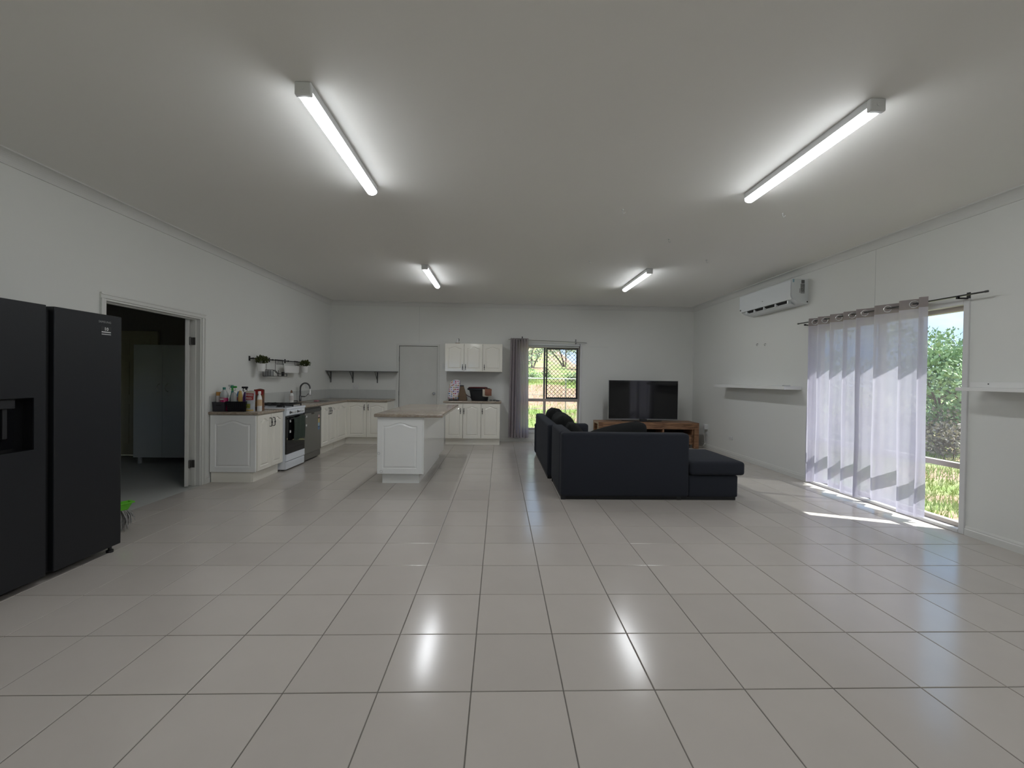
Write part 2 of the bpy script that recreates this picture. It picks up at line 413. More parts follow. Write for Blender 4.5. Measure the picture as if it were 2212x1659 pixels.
# room behind the doorway
IX0, IY0, IY1, IH = -7.6, 1.6, 7.0, 2.7
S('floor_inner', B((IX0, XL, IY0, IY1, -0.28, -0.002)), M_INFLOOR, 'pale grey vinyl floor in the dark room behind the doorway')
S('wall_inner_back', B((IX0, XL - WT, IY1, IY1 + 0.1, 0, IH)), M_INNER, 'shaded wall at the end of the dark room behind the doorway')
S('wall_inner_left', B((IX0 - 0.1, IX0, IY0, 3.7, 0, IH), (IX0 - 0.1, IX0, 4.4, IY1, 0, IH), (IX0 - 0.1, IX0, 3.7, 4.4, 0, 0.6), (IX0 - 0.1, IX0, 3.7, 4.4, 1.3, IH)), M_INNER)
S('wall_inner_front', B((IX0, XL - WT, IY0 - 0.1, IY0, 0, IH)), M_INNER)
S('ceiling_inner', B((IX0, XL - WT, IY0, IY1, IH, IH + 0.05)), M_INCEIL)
S('window_3', B((IX0 - 0.06, IX0 - 0.05, 3.7, 4.4, 0.6, 1.3)), M_GLASS)
def inner_door():
    d = thing('door_2', 'cream panelled door at the end of the dark room behind the doorway', None, (-6.45, IY1, 0), kind='structure')
    m = mat('cream_door_paint', (0.62, 0.58, 0.42), 0.5)
    obj('door_leaf', B((0.0, 0.82, -0.045, -0.002, 0.01, 2.05), bev=0.003), m, d)
    for x0, x1 in ((0.12, 0.37), (0.45, 0.70)):
        for z0, z1 in ((0.2, 0.85), (1.0, 1.55), (1.65, 1.92)):
            bm = B((x0, x1, -0.052, -0.044, z0, z1), bev=0.006); obj('panel', bm, m, d)
inner_door()
def inner_cupboard():
    c = thing('pantry_cupboard', 'tall pale two door cupboard on short feet in the dark room', 'cupboard', (-5.45, 6.30, 0))
    m = mat('pantry_melamine', (0.50, 0.53, 0.54), 0.5)
    obj('carcass', B((0, 0.84, 0.018, 0.6, 0.10, 1.785), bev=0.002), m, c)
    for x0, x1, hx in ((0.001, 0.418, 0.37), (0.422, 0.839, 0.49)):
        dr = obj('door', B((x0, x1, 0, 0.017, 0.102, 1.783), bev=0.002), m, c)
        obj('handle', T([(hx + 0.012, 0.002, 1.085), (hx, -0.025, 1.105), (hx - 0.012, -0.028, 1.145), (hx, -0.025, 1.185), (hx + 0.012, 0.002, 1.205)], 0.005), M_STEEL, dr)
    for x in (0.05, 0.79):
        for y in (0.06, 0.54): obj('foot', L([(0.0, 0), (0.028, 0), (0.024, 0.1), (0, 0.1)], cx=x, cy=y, n=12), m, c)
inner_cupboard()

# back door (closed)
def back_door():
    d = thing('door_3', 'closed white flush door between the kitchen shelf and wall cabinet', None, (BD0, YB, 0), kind='structure')
    w = BD1 - BD0
    obj('door_leaf', B((0.008, w - 0.008, 0.012, 0.05, 0.01, BDZ - 0.01), bev=0.002), M_DOOR, d)
    obj('architrave', B((-0.044, 0.003, -0.016, 0.02, 0, BDZ + 0.036), (w - 0.003, w + 0.041, -0.016, 0.02, 0, BDZ + 0.036), bev=0.005), M_TRIM, d)
    obj('head_architrave', B((-0.0438, w + 0.0408, -0.0165, 0.02, BDZ - 0.004, BDZ + 0.0365), bev=0.005), M_TRIM, d)
    obj('jamb', B((0.0, 0.007, 0.0, WT, 0, BDZ), (w - 0.007, w, 0, WT, 0, BDZ), (0.007, w - 0.007, 0, WT, BDZ - 0.008, BDZ)), M_DARK, d)
    bm = L([(0.0, 0.0), (0.033, 0.0), (0.033, 0.006), (0.013, 0.010), (0.011, 0.030), (0.024, 0.042), (0.027, 0.055), (0.020, 0.066), (0, 0.068)])
    obj('knob', bm, M_STEEL, d, smooth=40, loc=(w - 0.075, 0.012, 1.010), rot=(R(90), 0, 0))
    for z in (1.745, 1.01, 0.25): obj('hinge', T([(0.003, -0.006, z - 0.05), (0.003, -0.006, z + 0.05)], 0.008), M_BRASS, d)
back_door()

# back window with security screen
def back_window():
    W = thing('window_1', 'bright aluminium window with dark diamond security screen', None, (BW0, YB, 0), kind='structure')
    w = BW1 - BW0; z0, z1 = BWZ0, BWZ1
    obj('reveal', B((-0.035, 0.006, -0.014, 0.0, z0 - 0.04, z1 + 0.02), (w - 0.006, w + 0.035, -0.014, 0.0, z0 - 0.04, z1 + 0.02), (0.006, w - 0.006, -0.03, 0.06, z0 - 0.04, z0 + 0.004), (0.0, 0.006, 0, 0.06, z0, z1), (w - 0.006, w, 0, 0.06, z0, z1), bev=0.002), M_FRAMEW, W)
    ya, yb = 0.055, 0.105
    obj('window_frame', B((0.006, 0.04, ya, yb, z0, z1), (w - 0.04, w - 0.006, ya, yb, z0, z1), (0.04, w - 0.04, ya, yb, z0 + 0.004, z0 + 0.05), (0.04, w - 0.04, ya, yb, z1 - 0.085, z1 - 0.001), bev=0.002), M_ALU, W)
    obj('transom', B((0.04, w - 0.04, ya - 0.01, yb, 0.865, 0.928), bev=0.003), M_ALU, W)
    mx = 0.565
    obj('mullion', B((mx - 0.035, mx + 0.02, ya, yb, z0 + 0.05, 0.865), bev=0.002), M_ALU, W)
    obj('sash_stile', B((mx - 0.040, mx + 0.0, ya - 0.012, yb - 0.02, 0.928, z1 - 0.085), bev=0.002), M_GREY, W)
    for x0, x1, za, zb in ((0.04, mx - 0.035, z0 + 0.05, 0.865), (mx + 0.02, w - 0.04, z0 + 0.05, 0.865), (0.04, mx - 0.04, 0.928, z1 - 0.085), (mx, w - 0.04, 0.928, z1 - 0.085)):
        obj('pane', B((x0, x1, 0.078, 0.082, za, zb)), M_GLASS, W)
    x0, x1, za, zb = mx + 0.012, w - 0.042, 0.930, z1 - 0.088
    s = thing('security_screen', None); s.parent = W; s.name = 'security_screen'
    f = 0.030
    fr = obj('screen_frame', B((x0, x0 + f * 1.0, ya - 0.026, ya - 0.006, za, zb), (x1 - f * 1.3, x1, ya - 0.026, ya - 0.006, za, zb), (x0 + f, x1 - f * 1.3, ya - 0.0255, ya - 0.0065, za, za + f), (x0 + f, x1 - f * 1.3, ya - 0.0255, ya - 0.0065, zb - f, zb)), M_BLACKP, s)
    bm = bmesh.new(); p = 0.088; a0, a1, b0, b1 = x0 + f, x1 - f, za + f, zb - f
    k = -(b1 - b0)
    while k < a1 - a0:
        for sg in (1, -1):
            pts = []
            t0 = max(0, -k); t1 = min(b1 - b0, a1 - a0 - k)
            if t1 - t0 > 0.02:
                for t in (t0, t1):
                    z = b0 + t if sg > 0 else b1 - t
                    pts.append((a0 + k + t, ya - 0.016 + 0.002 * sg, z))
                tube(bm, pts, 0.0050, 4)
        k += p
    tag(obj('diamond_grille', bm, M_BLACKP, s), kind='stuff')
back_window()

# tall right window
def right_window():
    W = thing('window_2', 'tall bright window with low transom behind the sheer curtain', None, (XR, RW0, 0), kind='structure')
    w = RW1 - RW0; z0, z1 = RWZ0, RWZ1
    obj('reveal', B((-0.016, 0.05, -0.042, 0.004, 0.0, z1 + 0.045), (-0.016, 0.05, w - 0.004, w + 0.042, 0.0, z1 + 0.045), (-0.016, 0.05, 0.004, w - 0.004, z1 - 0.004, z1 + 0.045), (-0.02, 0.05, 0.004, w - 0.004, z0 - 0.03, z0 + 0.004), bev=0.004), M_FRAMEW, W)
    xa, xb = 0.05, 0.11
    obj('window_frame', B((xa, xb, 0.0, 0.036, z0, z1), (xa, xb, w - 0.036, w, z0, z1), (xa, xb, 0.036, w - 0.036, z0 + 0.004, z0 + 0.045), (xa, xb, 0.036, w - 0.036, z1 - 0.046, z1), bev=0.003), M_ALU, W)
    obj('transom', B((xa - 0.005, xb, 0.036, w - 0.036, 0.572, 0.622), bev=0.004), M_ALU, W)
    obj('mullion', B((xa, xb, w / 2 - 0.025, w / 2 + 0.025, z0 + 0.045, 0.572), (xa, xb, w / 2 - 0.025, w / 2 + 0.025, 0.622, z1 - 0.046), bev=0.003), M_ALU, W)
    for y0, y1 in ((0.036, w / 2 - 0.025), (w / 2 + 0.025, w - 0.036)):
        for za, zb in ((z0 + 0.045, 0.572), (0.622, z1 - 0.046)): obj('pane', B((0.078, 0.082, y0, y1, za, zb)), M_GLASS, W)
right_window()

def front_window():
    W = thing('window_4', 'wide window behind the camera', None, (FW0, YF, 0), kind='structure')
    w = FW1 - FW0; ya, yb = -0.09, -0.04; f = 0.045
    obj('window_frame', B((0, f, ya, yb, FWZ0, FWZ1), (w - f, w, ya, yb, FWZ0, FWZ1), (f, w - f, ya, yb, FWZ0, FWZ0 + f), (f, w - f, ya, yb, FWZ1 - f, FWZ1), (w / 2 - 0.03, w / 2 + 0.03, ya, yb, FWZ0 + f, FWZ1 - f), bev=0.003), M_ALU, W)
    obj('pane', B((f, w / 2 - 0.03, -0.067, -0.063, FWZ0 + f, FWZ1 - f)), M_GLASS, W)
    obj('pane', B((w / 2 + 0.03, w - f, -0.067, -0.063, FWZ0 + f, FWZ1 - f)), M_GLASS, W)
front_window()

# eaves outside, then a roof slab added against the sun
M_EAVE = mat('eave_paint', (0.6, 0.58, 0.52), 0.7)
S('trim_7', B((XR + WT, XR + WT + 0.36, YF - 0.5, YB + 0.6, 2.42, 2.55)), M_EAVE, 'eave overhang outside the tall window')
S('trim_8', B((XL - 2, XR + WT, YB + WT, YB + 0.6, 2.42, 2.55)), M_EAVE)
S('added_sun_roof', B((XL - 2, XR + WT, YF - 3.2, YF - WT, 2.42, 2.55)), M_EAVE)  # unseen roof added to keep direct sun out of the rear window

# ------------------------------------------------------------------ ceiling battens
def batten(label, cx, y0, y1):
    l = y1 - y0
    t = thing('batten_light', label, 'ceiling light', (cx, y0, H), group='ceiling batten lights')
    hw = 0.043
    obj('housing', B((-hw, hw, 0.03, l - 0.008, -0.044, 0.0), bev=0.003), M_LAMPW, t)
    hd = hw - 0.002
    pr = [(-hd, -0.043)] + [(-hd * math.cos(math.pi * i / 12), -0.048 - 0.030 * math.sin(math.pi * i / 12)) for i in range(13)] + [(hd, -0.043)]
    df = obj('diffuser', X(pr, 'y', 0.03, l - 0.004), M_TUBE, t, smooth=50)
    df.data.materials.append(M_TUBES)                      # the flanks of the opal cover glow less than its face
    for p in df.data.polygons: p.material_index = 0 if p.normal.z < -0.72 else 1
    for y in (0.0, ):
        cap = obj('end_cap', B((-hw - 0.002, hw + 0.002, y, y + 0.03, -0.072, 0.0), bev=0.007), M_LAMPW, t)
        obj('screw_cover', L([(0, 0), (0.010, 0), (0.010, 0.0012), (0.0075, 0.0012), (0.0075, 0.0004), (0, 0.0004)]), M_LAMPW, cap, loc=(0, y - 0.0005, -0.035), rot=(R(90), 0, 0))
    obj('end_cap', B((-hw - 0.001, hw + 0.001, l - 0.008, l, -0.06, 0.0), bev=0.003), M_LAMPW, t)
batten('white batten light on the ceiling, above the open doorway side of the kitchen', -1.094, 2.29, 3.515)
batten('white batten light on the ceiling, in front of the air conditioner', 2.098, 2.262, 3.465)
batten('white batten light on the ceiling above the kitchen island', -1.085, 5.875, 7.075)
batten('white batten light on the ceiling above the sofa', 2.122, 5.845, 7.035)
batten('white batten light on the ceiling behind the camera, refrigerator side', -1.10, -1.32, -0.11)
batten('white batten light on the ceiling behind the camera, window side', 2.08, -1.32, -0.11)

def ceiling_hook(label, x, y, m):
    t = thing('ceiling_hook', label, 'hook', (x, y, H), group='small ceiling hooks')
    obj('cup', L([(0, 0), (0.011, 0), (0.010, -0.006), (0.004, -0.009), (0, -0.009)], n=10), m, t)
    obj('hook', T([(0, 0, -0.006), (0, 0, -0.024), (0.006, 0, -0.036), (0.016, 0, -0.038), (0.022, 0, -0.030), (0.022, 0, -0.020)], 0.0028, 6), m, t)
HL = 'small screw hook at a corner of the square of ceiling hooks'
for x, y in ((1.129, 3.851), (2.654, 3.839), (1.182, 5.538), (2.701, 5.375)): ceiling_hook(HL, x, y, M_WHITEP)
ceiling_hook('small screw hook in the middle of the four other ceiling hooks', 1.887, 4.62, M_WHITEP)

# ------------------------------------------------------------------ kitchen cabinets
def arch_loop(x0, x1, z0, z1, m, rise, n=18):
    a, b, c, d = x0 + m, x1 - m, z0 + m, z1 - m
    cx = (a + b) / 2; hw = (b - a) / 2
    pts = [(a, c), (b, c)]
    for i in range(n + 1):
        t = 1 - 2 * i / n; s = abs(t)
        q = 0 if s > 0.86 else 0.5 + 0.5 * math.cos(math.pi * s / 0.86)
        pts.append((cx + hw * t, d - rise + rise * q))
    return pts

def panel_door(bm, x0, x1, z0, z1, yf, th, margin=0.055, rise=0.035):
    """cathedral raised panel slab, face at y=yf looking to -y"""
    g = 0.009
    rect = [(x0, z0), (x1, z0), (x1, z1), (x0, z1)]
    e = 0.004
    ring0 = [bm.verts.new((x, yf + th, z)) for x, z in rect]
    ring1 = [bm.verts.new((x, yf + e, z)) for x, z in rect]
    ring2 = [bm.verts.new((x + (e if x == x0 else -e), yf, z + (e if z == z0 else -e))) for x, z in rect]
    for a, b in ((ring0, ring1), (ring1, ring2)):
        for k in range(4): bm.faces.new((a[k], a[(k + 1) % 4], b[(k + 1) % 4], b[k]))
    bm.faces.new(ring0[::-1])
    L0 = [bm.verts.new((x, yf, z)) for x, z in arch_loop(x0, x1, z0, z1, margin, rise)]
    L1 = [bm.verts.new((x, yf + 0.0095, z)) for x, z in arch_loop(x0, x1, z0, z1, margin + g, rise)]
    L2 = [bm.verts.new((x, yf + 0.0085, z)) for x, z in arch_loop(x0, x1, z0, z1, margin + g + 0.004, rise)]
    L3 = [bm.verts.new((x, yf + 0.0005, z)) for x, z in arch_loop(x0, x1, z0, z1, margin + g + 0.020, rise * 0.95)]
    n = len(L0)
    for a, b in ((L0, L1), (L1, L2), (L2, L3)):
        for k in range(n): bm.faces.new((a[k], a[(k + 1) % n], b[(k + 1) % n], b[k]))
    bm.faces.new(L3)
    ed = [bm.edges.get((ring2[k], ring2[(k + 1) % 4])) for k in range(4)] + [bm.edges.get((L0[k], L0[(k + 1) % n])) for k in range(n)]
    bmesh.ops.triangle_fill(bm, edges=ed, use_beauty=True)

def handle_bm(x, z, yf, h=0.108):
    bm = bmesh.new(); k = h / 2
    pts = [(x, yf + 0.001, z - k), (x, yf - 0.022, z - k), (x, yf - 0.028, z - k + 0.008), (x, yf - 0.030, z), (x, yf - 0.028, z + k - 0.008), (x, yf - 0.022, z + k), (x, yf + 0.001, z + k)]
    tube(bm, pts, 0.0056, 6)
    lathe(bm, [(0, -0.014), (0.006, -0.013), (0.0095, -0.004), (0.0095, 0.004), (0.006, 0.013), (0, 0.014)], cx=x, cy=yf - 0.030, n=8)
    for v in bm.verts:
        if abs(v.co.x - x) < 0.02 and abs(v.co.y - yf + 0.03) < 0.0099 and abs(v.co.z) < 0.0141: v.co.z += z
    return bm

def cabinet(name, label, loc, rotz, width, depth, z0, z1, doors, kick=True, cat='cabinet', end=None, m=None, group=None, end_m=None):
    m = m or M_CAB
    t = thing(name, label, cat, loc, rotz, group)
    kh = z0
    d2 = -depth + 0.02; obj('carcass', B((0.0, 0.016, d2, -0.004, z0, z1), (width - 0.016, width, d2, -0.004, z0, z1), (0.016, width - 0.016, d2, -0.004, z0, z0 + 0.016), (0.016, width - 0.016, -0.012, -0.004, z0 + 0.016, z1), (0.016, width - 0.016, d2, d2 + 0.05, z1 - 0.016, z1), *(() if kick else ((0.016, width - 0.016, d2 + 0.05, -0.012, z1 - 0.016, z1),))), m, t)
    if kick: obj('kickboard', B((0.01, width - (0.0 if kick == 'flush' else 0.01), -depth + 0.065, -depth + 0.085, 0.0, kh), (0.0, 0.02, -depth + 0.085, -0.02, 0, kh), (width - 0.02, width, -depth + 0.085, -0.02, 0, kh)), m, t)
    if kick == 'corner':
        obj('corner_filler', B((width - 0.036, width + 0.0, -depth + 0.004, -depth + 0.022, z0 + 0.004, z1 - 0.004), (width - 0.01, width + 0.085, -depth + 0.065, -depth + 0.085, 0.0, kh), (width + 0.068, width + 0.085, -depth + 0.004, -depth + 0.065, 0.0, kh)), m, t)
    for x0, x1, hx, hz in doors:
        bm = bmesh.new(); panel_door(bm, x0 + 0.0022, x1 - 0.0022, z0 + 0.004, z1 - 0.004, -depth, 0.018, margin=min(0.058, (x1 - x0) * 0.17))
        d = obj('door', bm, m, t)
        if hx is not None: obj('handle', handle_bm(hx, hz, -depth), M_BLACK, d)
    return t

CT = 0.888; CB = 0.850; ZK = 0.135           # worktop top / underside, kick height
DL = XL * -1 - 3.03                            # depth of left run: faces at x=-3.03
RZ = R(90)
# cabinet by the doorway: end panel with a cathedral panel
c = cabinet('base_cabinet', 'white base cabinet with end panel between doorway and stove', (XL, 5.27, 0), RZ, 0.60, DL, ZK, CB,
            [(0.0, 0.30, 0.262, 0.735), (0.30, 0.60, 0.338, 0.735)])
bm = bmesh.new(); panel_door(bm, XL + 0.012, -3.05, ZK - 0.005, CB - 0.004, 0, 0.016, margin=0.065, rise=0.045)
e = obj('end_panel', bm, M_CABW, c); e.matrix_parent_inverse = Matrix.Identity(4)  # not the doors' cream: the panel's greyer shading is put into its colour
e.location = (0.0 - 0.016, 0.0, 0); e.rotation_euler = (0, 0, -RZ)
# local frame of c: local x = world y, local y = -world x.  bring the panel (built in world x/z) into it
e.location = (-0.016, XL, 0)
cabinet('base_cabinet', 'white two door base cabinet beside the dishwasher, under the sink', (XL, 7.10, 0), RZ, 0.68, DL, ZK, CB, [(0.0, 0.335, 0.298, 0.735), (0.335, 0.68, 0.372, 0.735)])
cabinet('base_cabinet', 'white single door corner base cabinet next to the sink cabinet', (XL, 7.78, 0), RZ, 0.535, DL, ZK, CB, [(0.0, 0.50, None, 0)], kick='corner')
cabinet('base_cabinet', 'white two door base cabinet on the back wall under the bracket shelf', (-3.055, YB, 0), 0, 0.805, YB - 8.315, ZK, CB, [(0.0, 0.40, 0.362, 0.74), (0.40, 0.805, 0.438, 0.74)])
cabinet('base_cabinet', 'white three door base cabinet under the black tub', (-1.095, YB, 0), 0, 1.105, YB - 8.345, 0.125, 0.846,
        [(0.0, 0.355, 0.308, 0.685), (0.355, 0.72, 0.378, 0.685), (0.72, 1.105, 0.748, 0.685)])
cabinet('wall_cabinet', 'white gloss three door wall cabinet beside the white door', (-1.14, YB, 0), 0, 1.185, YB - 8.545, 1.484, 2.065,
        [(0.0, 0.395, 0.365, 1.578), (0.395, 0.777, 0.428, 1.578), (0.777, 1.185, 0.815, 1.578)], kick=False)

def worktop(label, loops, z0=CB, z1=CT):
    bm = bmesh.new(); prism(bm, loops, z0, z1)
    ed = [e for e in bm.edges if all(abs(v.co.z - z1) < 1e-5 for v in e.verts) and any(abs(f.normal.z) < 0.1 for f in e.link_faces)]
    bm.normal_update()
    ed = [e for e in bm.edges if e.is_manifold and len(e.link_faces) == 2 and (abs(e.link_faces[0].normal.z) > 0.9) != (abs(e.link_faces[1].normal.z) > 0.9)]
    bmesh.ops.bevel(bm, geom=ed, offset=0.012, segments=3, affect='EDGES', profile=0.5)
    return tag(obj('worktop', bm, M_LAM, smooth=40), label, 'worktop')
worktop('brown stone look worktop holding the cleaning bottles beside the stove', [[(XL, 5.240), (-3.015, 5.240), (-3.015, 5.872), (XL, 5.872)]])
worktop('brown stone look corner worktop with sink and tap', [[(XL, 6.462), (-3.015, 6.462), (-3.015, 8.29), (-2.235, 8.29), (-2.235, YB), (XL, YB)], [(-3.50, 7.28), (-3.14, 7.28), (-3.14, 7.85), (-3.50, 7.85)]])
worktop('brown stone look worktop under the black tub and bags', [[(-1.135, 8.325), (0.035, 8.325), (0.035, YB), (-1.135, YB)]], 0.846, 0.886)
worktop('large brown stone look island worktop with overhang', [[(-1.555, 5.155), (-0.705, 5.155), (-0.705, 7.10), (-1.555, 7.10)]], 0.852, 0.894)

def island():
    t = thing('kitchen_island', 'glossy white kitchen island base with arched end panel', 'island', (-1.525, 5.20, 0))
    w, l = 0.58, 1.88
    obj('carcass', B((0.018, w - 0.016, 0.018, l, 0.135, 0.852)), M_CABW, t)
    obj('side_panel', B((w - 0.016, w, 0.002, l, 0.132, 0.850), bev=0.002), M_CABW, t)
    bm = bmesh.new(); panel_door(bm, 0.0, w - 0.017, 0.135, 0.850, 0.0, 0.018, margin=0.068, rise=0.045)
    obj('end_panel', bm, M_CABW, t)
    obj('kickboard', B((0.045, w - 0.07, 0.085, l - 0.06, 0.0, 0.135), bev=0.001, seg=1), M_CABW, t)
    for i, (y0, y1) in enumerate(((0.02, 0.48), (0.48, 0.94), (0.94, 1.40), (1.40, 1.86))):
        bm = bmesh.new(); panel_door(bm, y0 + 0.002, y1 - 0.002, 0.139, 0.848, 0.0, 0.018)
        obj('door', bm, M_CABW, t, loc=(0.0, l, 0), rot=(0, 0, -RZ)).location = (0.0, l, 0)
    for x, z, s in ((0.022, 0.395, 0.020), (0.055, 0.168, 0.020)):
        bm = L([(0.010, 0), (s, 0), (s, 0.004), (0.012, 0.004), (0.010, 0)], n=14)
        obj('cover_cap', bm, M_WHITEP, t, loc=(x, -0.0005, z), rot=(R(90), 0, 0))
island()

# splash tiles
def splash():
    t = thing('splashback', 'low row of pale tiles above the kitchen worktop', 'splashback', (XL, 5.2, CT))
    y = 5.26 - 5.2; hgt = 0.19
    while y < YB - 5.2 - 0.01:
        y1 = min(y + 0.2, YB - 5.2)
        obj('tile', B((0.0005, 0.007, y + 0.0004, y1 - 0.0004, 0.001, hgt), bev=0.001, seg=1), M_SPLASH, t); y = y1
    x = 0.008
    while x < (-2.235 - XL) - 0.01:
        x1 = min(x + 0.2, -2.235 - XL)
        obj('tile', B((x + 0.0004, x1 - 0.0004, YB - 5.2 - 0.007, YB - 5.2 - 0.0005, 0.001, hgt), bev=0.001, seg=1), M_SPLASH, t); x = x1
splash()

# ------------------------------------------------------------------ appliances
def fridge():
    t = thing('refrigerator', 'black steel side by side refrigerator beside the doorway', 'refrigerator', (-3.59, 2.262, 0))
    # local x to the room
    fx = 0.702; w = 0.975
    obj('body', B((0.0, 0.62, 0.005, w - 0.005, 0.045, 1.765), bev=0.004), M_FRIDGE, t)
    obj('recess', B((0.62, 0.665, 0.43, 0.52, 0.05, 1.755)), M_DARK, t)
    # left door with dispenser opening: y 0.10..0.385, z .87-1.19
    d = obj('door', B((0.63, fx, 0.0, 0.095, 0.05, 1.778), (0.63, fx, 0.383, 0.449, 0.05, 1.778), (0.63, fx, 0.095, 0.383, 0.05, 0.868), (0.63, fx, 0.095, 0.383, 1.192, 1.778)), M_FRIDGE, t)
    ds = obj('dispenser', B((0.632, 0.640, 0.095, 0.383, 0.868, 1.192), (0.640, fx - 0.004, 0.095, 0.100, 0.868, 1.192), (0.640, fx - 0.004, 0.378, 0.383, 0.868, 1.192), (0.640, fx - 0.004, 0.1, 0.378, 0.868, 0.874), (0.640, fx - 0.004, 0.1, 0.378, 1.186, 1.192)), M_GLASSB, d)
    obj('spout', B((0.640, 0.685, 0.17, 0.30, 1.13, 1.185), (0.640, 0.668, 0.20, 0.225, 0.95, 1.13), (0.640, 0.668, 0.25, 0.275, 0.95, 1.13), bev=0.004), M_BLACKP, d)
    d2 = obj('door', B((0.63, fx, 0.499, w, 0.05, 1.778), bev=0.006), M_FRIDGE, t)
    text_mesh('brand_lettering', 'SAMSUNG', 0.021, M_STEEL, d2, (fx + 0.0006, w - 0.135, 1.722), (R(90), 0, R(90)))
    obj('sticker', B((fx, fx + 0.0008, w - 0.165, w - 0.085, 1.625, 1.690)), M_BLACKP, d2)
    text_mesh('sticker_number', '10', 0.034, M_WHITE, d2, (fx + 0.0014, w - 0.125, 1.671), (R(90), 0, R(90)))
    obj('sticker_line', B((fx + 0.0008, fx + 0.0014, w - 0.160, w - 0.090, 1.647, 1.653)), M_WHITE, d2)
    obj('sticker_line', B((fx + 0.0008, fx + 0.0014, w - 0.160, w - 0.090, 1.632, 1.636)), M_WHITE, d2)
    for y in (0.06, w - 0.05):
        obj('foot', L([(0, 0), (0.022, 0), (0.022, 0.018), (0.012, 0.02), (0.012, 0.05), (0, 0.05)], cx=0.665, cy=y, n=12), M_BLACKP, t)
        obj('foot', L([(0, 0), (0.022, 0), (0.022, 0.018), (0.012, 0.02), (0.012, 0.05), (0, 0.05)], cx=0.06, cy=y, n=12), M_BLACKP, t)
fridge()

def stove():
    t = thing('stove', 'white freestanding gas stove with black oven door', 'stove', (XL + 0.02, 5.895, 0), RZ)
    w = 0.545; d = 0.606                      # local x = world y, local -y = world +x
    obj('body', B((0, w, -d + 0.02, 0, 0.02, 0.865), bev=0.003), M_ENAMEL, t)
    obj('cooktop', B((-0.008, w + 0.008, -d - 0.012, 0, 0.866, 0.897), bev=0.006), M_ENAMEL, t)
    obj('lid_rail', B((0.02, w - 0.02, -0.035, -0.01, 0.897, 0.935), bev=0.004), M_ENAMEL, t)
    p = obj('control_panel', B((0.004, w - 0.004, -d - 0.004, -d + 0.02, 0.785, 0.866), bev=0.004), M_ENAMEL, t)
    for i in range(6):
        x = 0.10 + i * 0.068 + (0.012 if i > 2 else 0)
        obj('knob', L([(0, 0), (0.021, 0), (0.019, 0.008), (0.012, 0.010), (0.010, 0.028), (0, 0.029)], n=14), M_WHITEP if i % 3 else M_GREY, p, loc=(x, -d - 0.003, 0.825), rot=(R(90), 0, 0))
    dr = obj('oven_door', B((0.004, w - 0.004, -d - 0.004, -d + 0.018, 0.235, 0.775), bev=0.003), M_GLASSB, t)
    obj('door_base', B((0.012, w - 0.002, -d - 0.006, -d + 0.018, 0.138, 0.234), bev=0.003), M_ENAMEL, dr)
    obj('handle', T([(0.04, -d, 0.735), (0.04, -d - 0.035, 0.735), (w - 0.04, -d - 0.035, 0.735), (w - 0.04, -d, 0.735)], 0.008), M_BLACKP, dr)
    for z in (0.70, 0.55): obj('safety_latch', B((0.085, 0.115, -d - 0.012, -d - 0.003, z - 0.018, z + 0.018), bev=0.004), M_WHITE, dr)
    obj('bottom_panel', B((0.0, w, -d + 0.0, -d + 0.02, 0.022, 0.128), bev=0.003), M_ENAMEL, t)
    for x, y in ((0.14, -0.18), (0.40, -0.18), (0.14, -0.44), (0.40, -0.44)):
        b = obj('burner', L([(0, 0.897), (0.05, 0.897), (0.05, 0.905), (0.036, 0.908), (0.036, 0.916), (0.03, 0.919), (0, 0.919)], cx=x, cy=y, n=16), M_BLACK, t)
    for x0, x1 in ((0.025, w / 2 - 0.005), (w / 2 + 0.005, w - 0.025)):
        bm = bmesh.new(); r = 0.0085; z = 0.930
        for pts in ([(x0, -0.06, z), (x1, -0.06, z), (x1, -0.56, z), (x0, -0.56, z)],): tube(bm, pts, r, 6, closed=True)
        xm = (x0 + x1) / 2
        tube(bm, [(x0, -0.31, z), (x1, -0.31, z)], r, 6); tube(bm, [(xm, -0.06, z + 0.004), (xm, -0.56, z + 0.004)], r, 6)
        for y in (-0.18, -0.44): tube(bm, [(x0, y, z + 0.004), (x1, y, z + 0.004)], r, 6)
        for x in (x0, x1):
            for y in (-0.06, -0.56): tube(bm, [(x, y, z), (x, y, 0.897)], r, 6)
        obj('trivet', bm, M_BLACK, t)
    for x in (0.05, w - 0.05): obj('foot', L([(0, 0), (0.02, 0), (0.02, 0.022), (0, 0.022)], cx=x, cy=-d + 0.07, n=10), M_BLACKP, t)
stove()

def towel():
    m = mat('green_towel', (0.040, 0.058, 0.045), 0.95, var=(60, 0.5, (0.028, 0.042, 0.032)), bump=(400, 0.4))
    bm = bmesh.new(); nx, nz = 14, 12
    y0, x0 = 6.06, XL + 0.02 + 0.606
    rows = []
    for j in range(nz + 1):
        row = []
        for i in range(nx + 1):
            u = i / nx; v = j / nz
            y = 6.025 + 0.345 * u + 0.01 * math.sin(v * 4)
            z = 0.752 - 0.33 * v - 0.010 * math.sin(u * math.pi * 2)
            x = x0 + 0.0455 + 0.004 * math.sin(u * 17 + v * 1.5)
            if j == 0: x -= 0.010; z += 0.002
            row.append((x, y, z))
        rows.append(row)
    F = [[bm.verts.new(p) for p in r] for r in rows]; K = [[bm.verts.new((p[0] - 0.0045, p[1], p[2])) for p in r] for r in rows]
    for G in (F, K):
        for j in range(nz):
            for i in range(nx): bm.faces.new((G[j][i], G[j][i + 1], G[j + 1][i + 1], G[j + 1][i]))
    for j in range(nz):
        for i in (0, nx): bm.faces.new((F[j][i], F[j + 1][i], K[j + 1][i], K[j][i]))
    for i in range(nx):
        for j in (0, nz): bm.faces.new((F[j][i], F[j][i + 1], K[j][i + 1], K[j][i]))
    tag(obj('tea_towel', bm, m, smooth=60), 'dark green tea towel hanging on the oven door', 'towel')
towel()

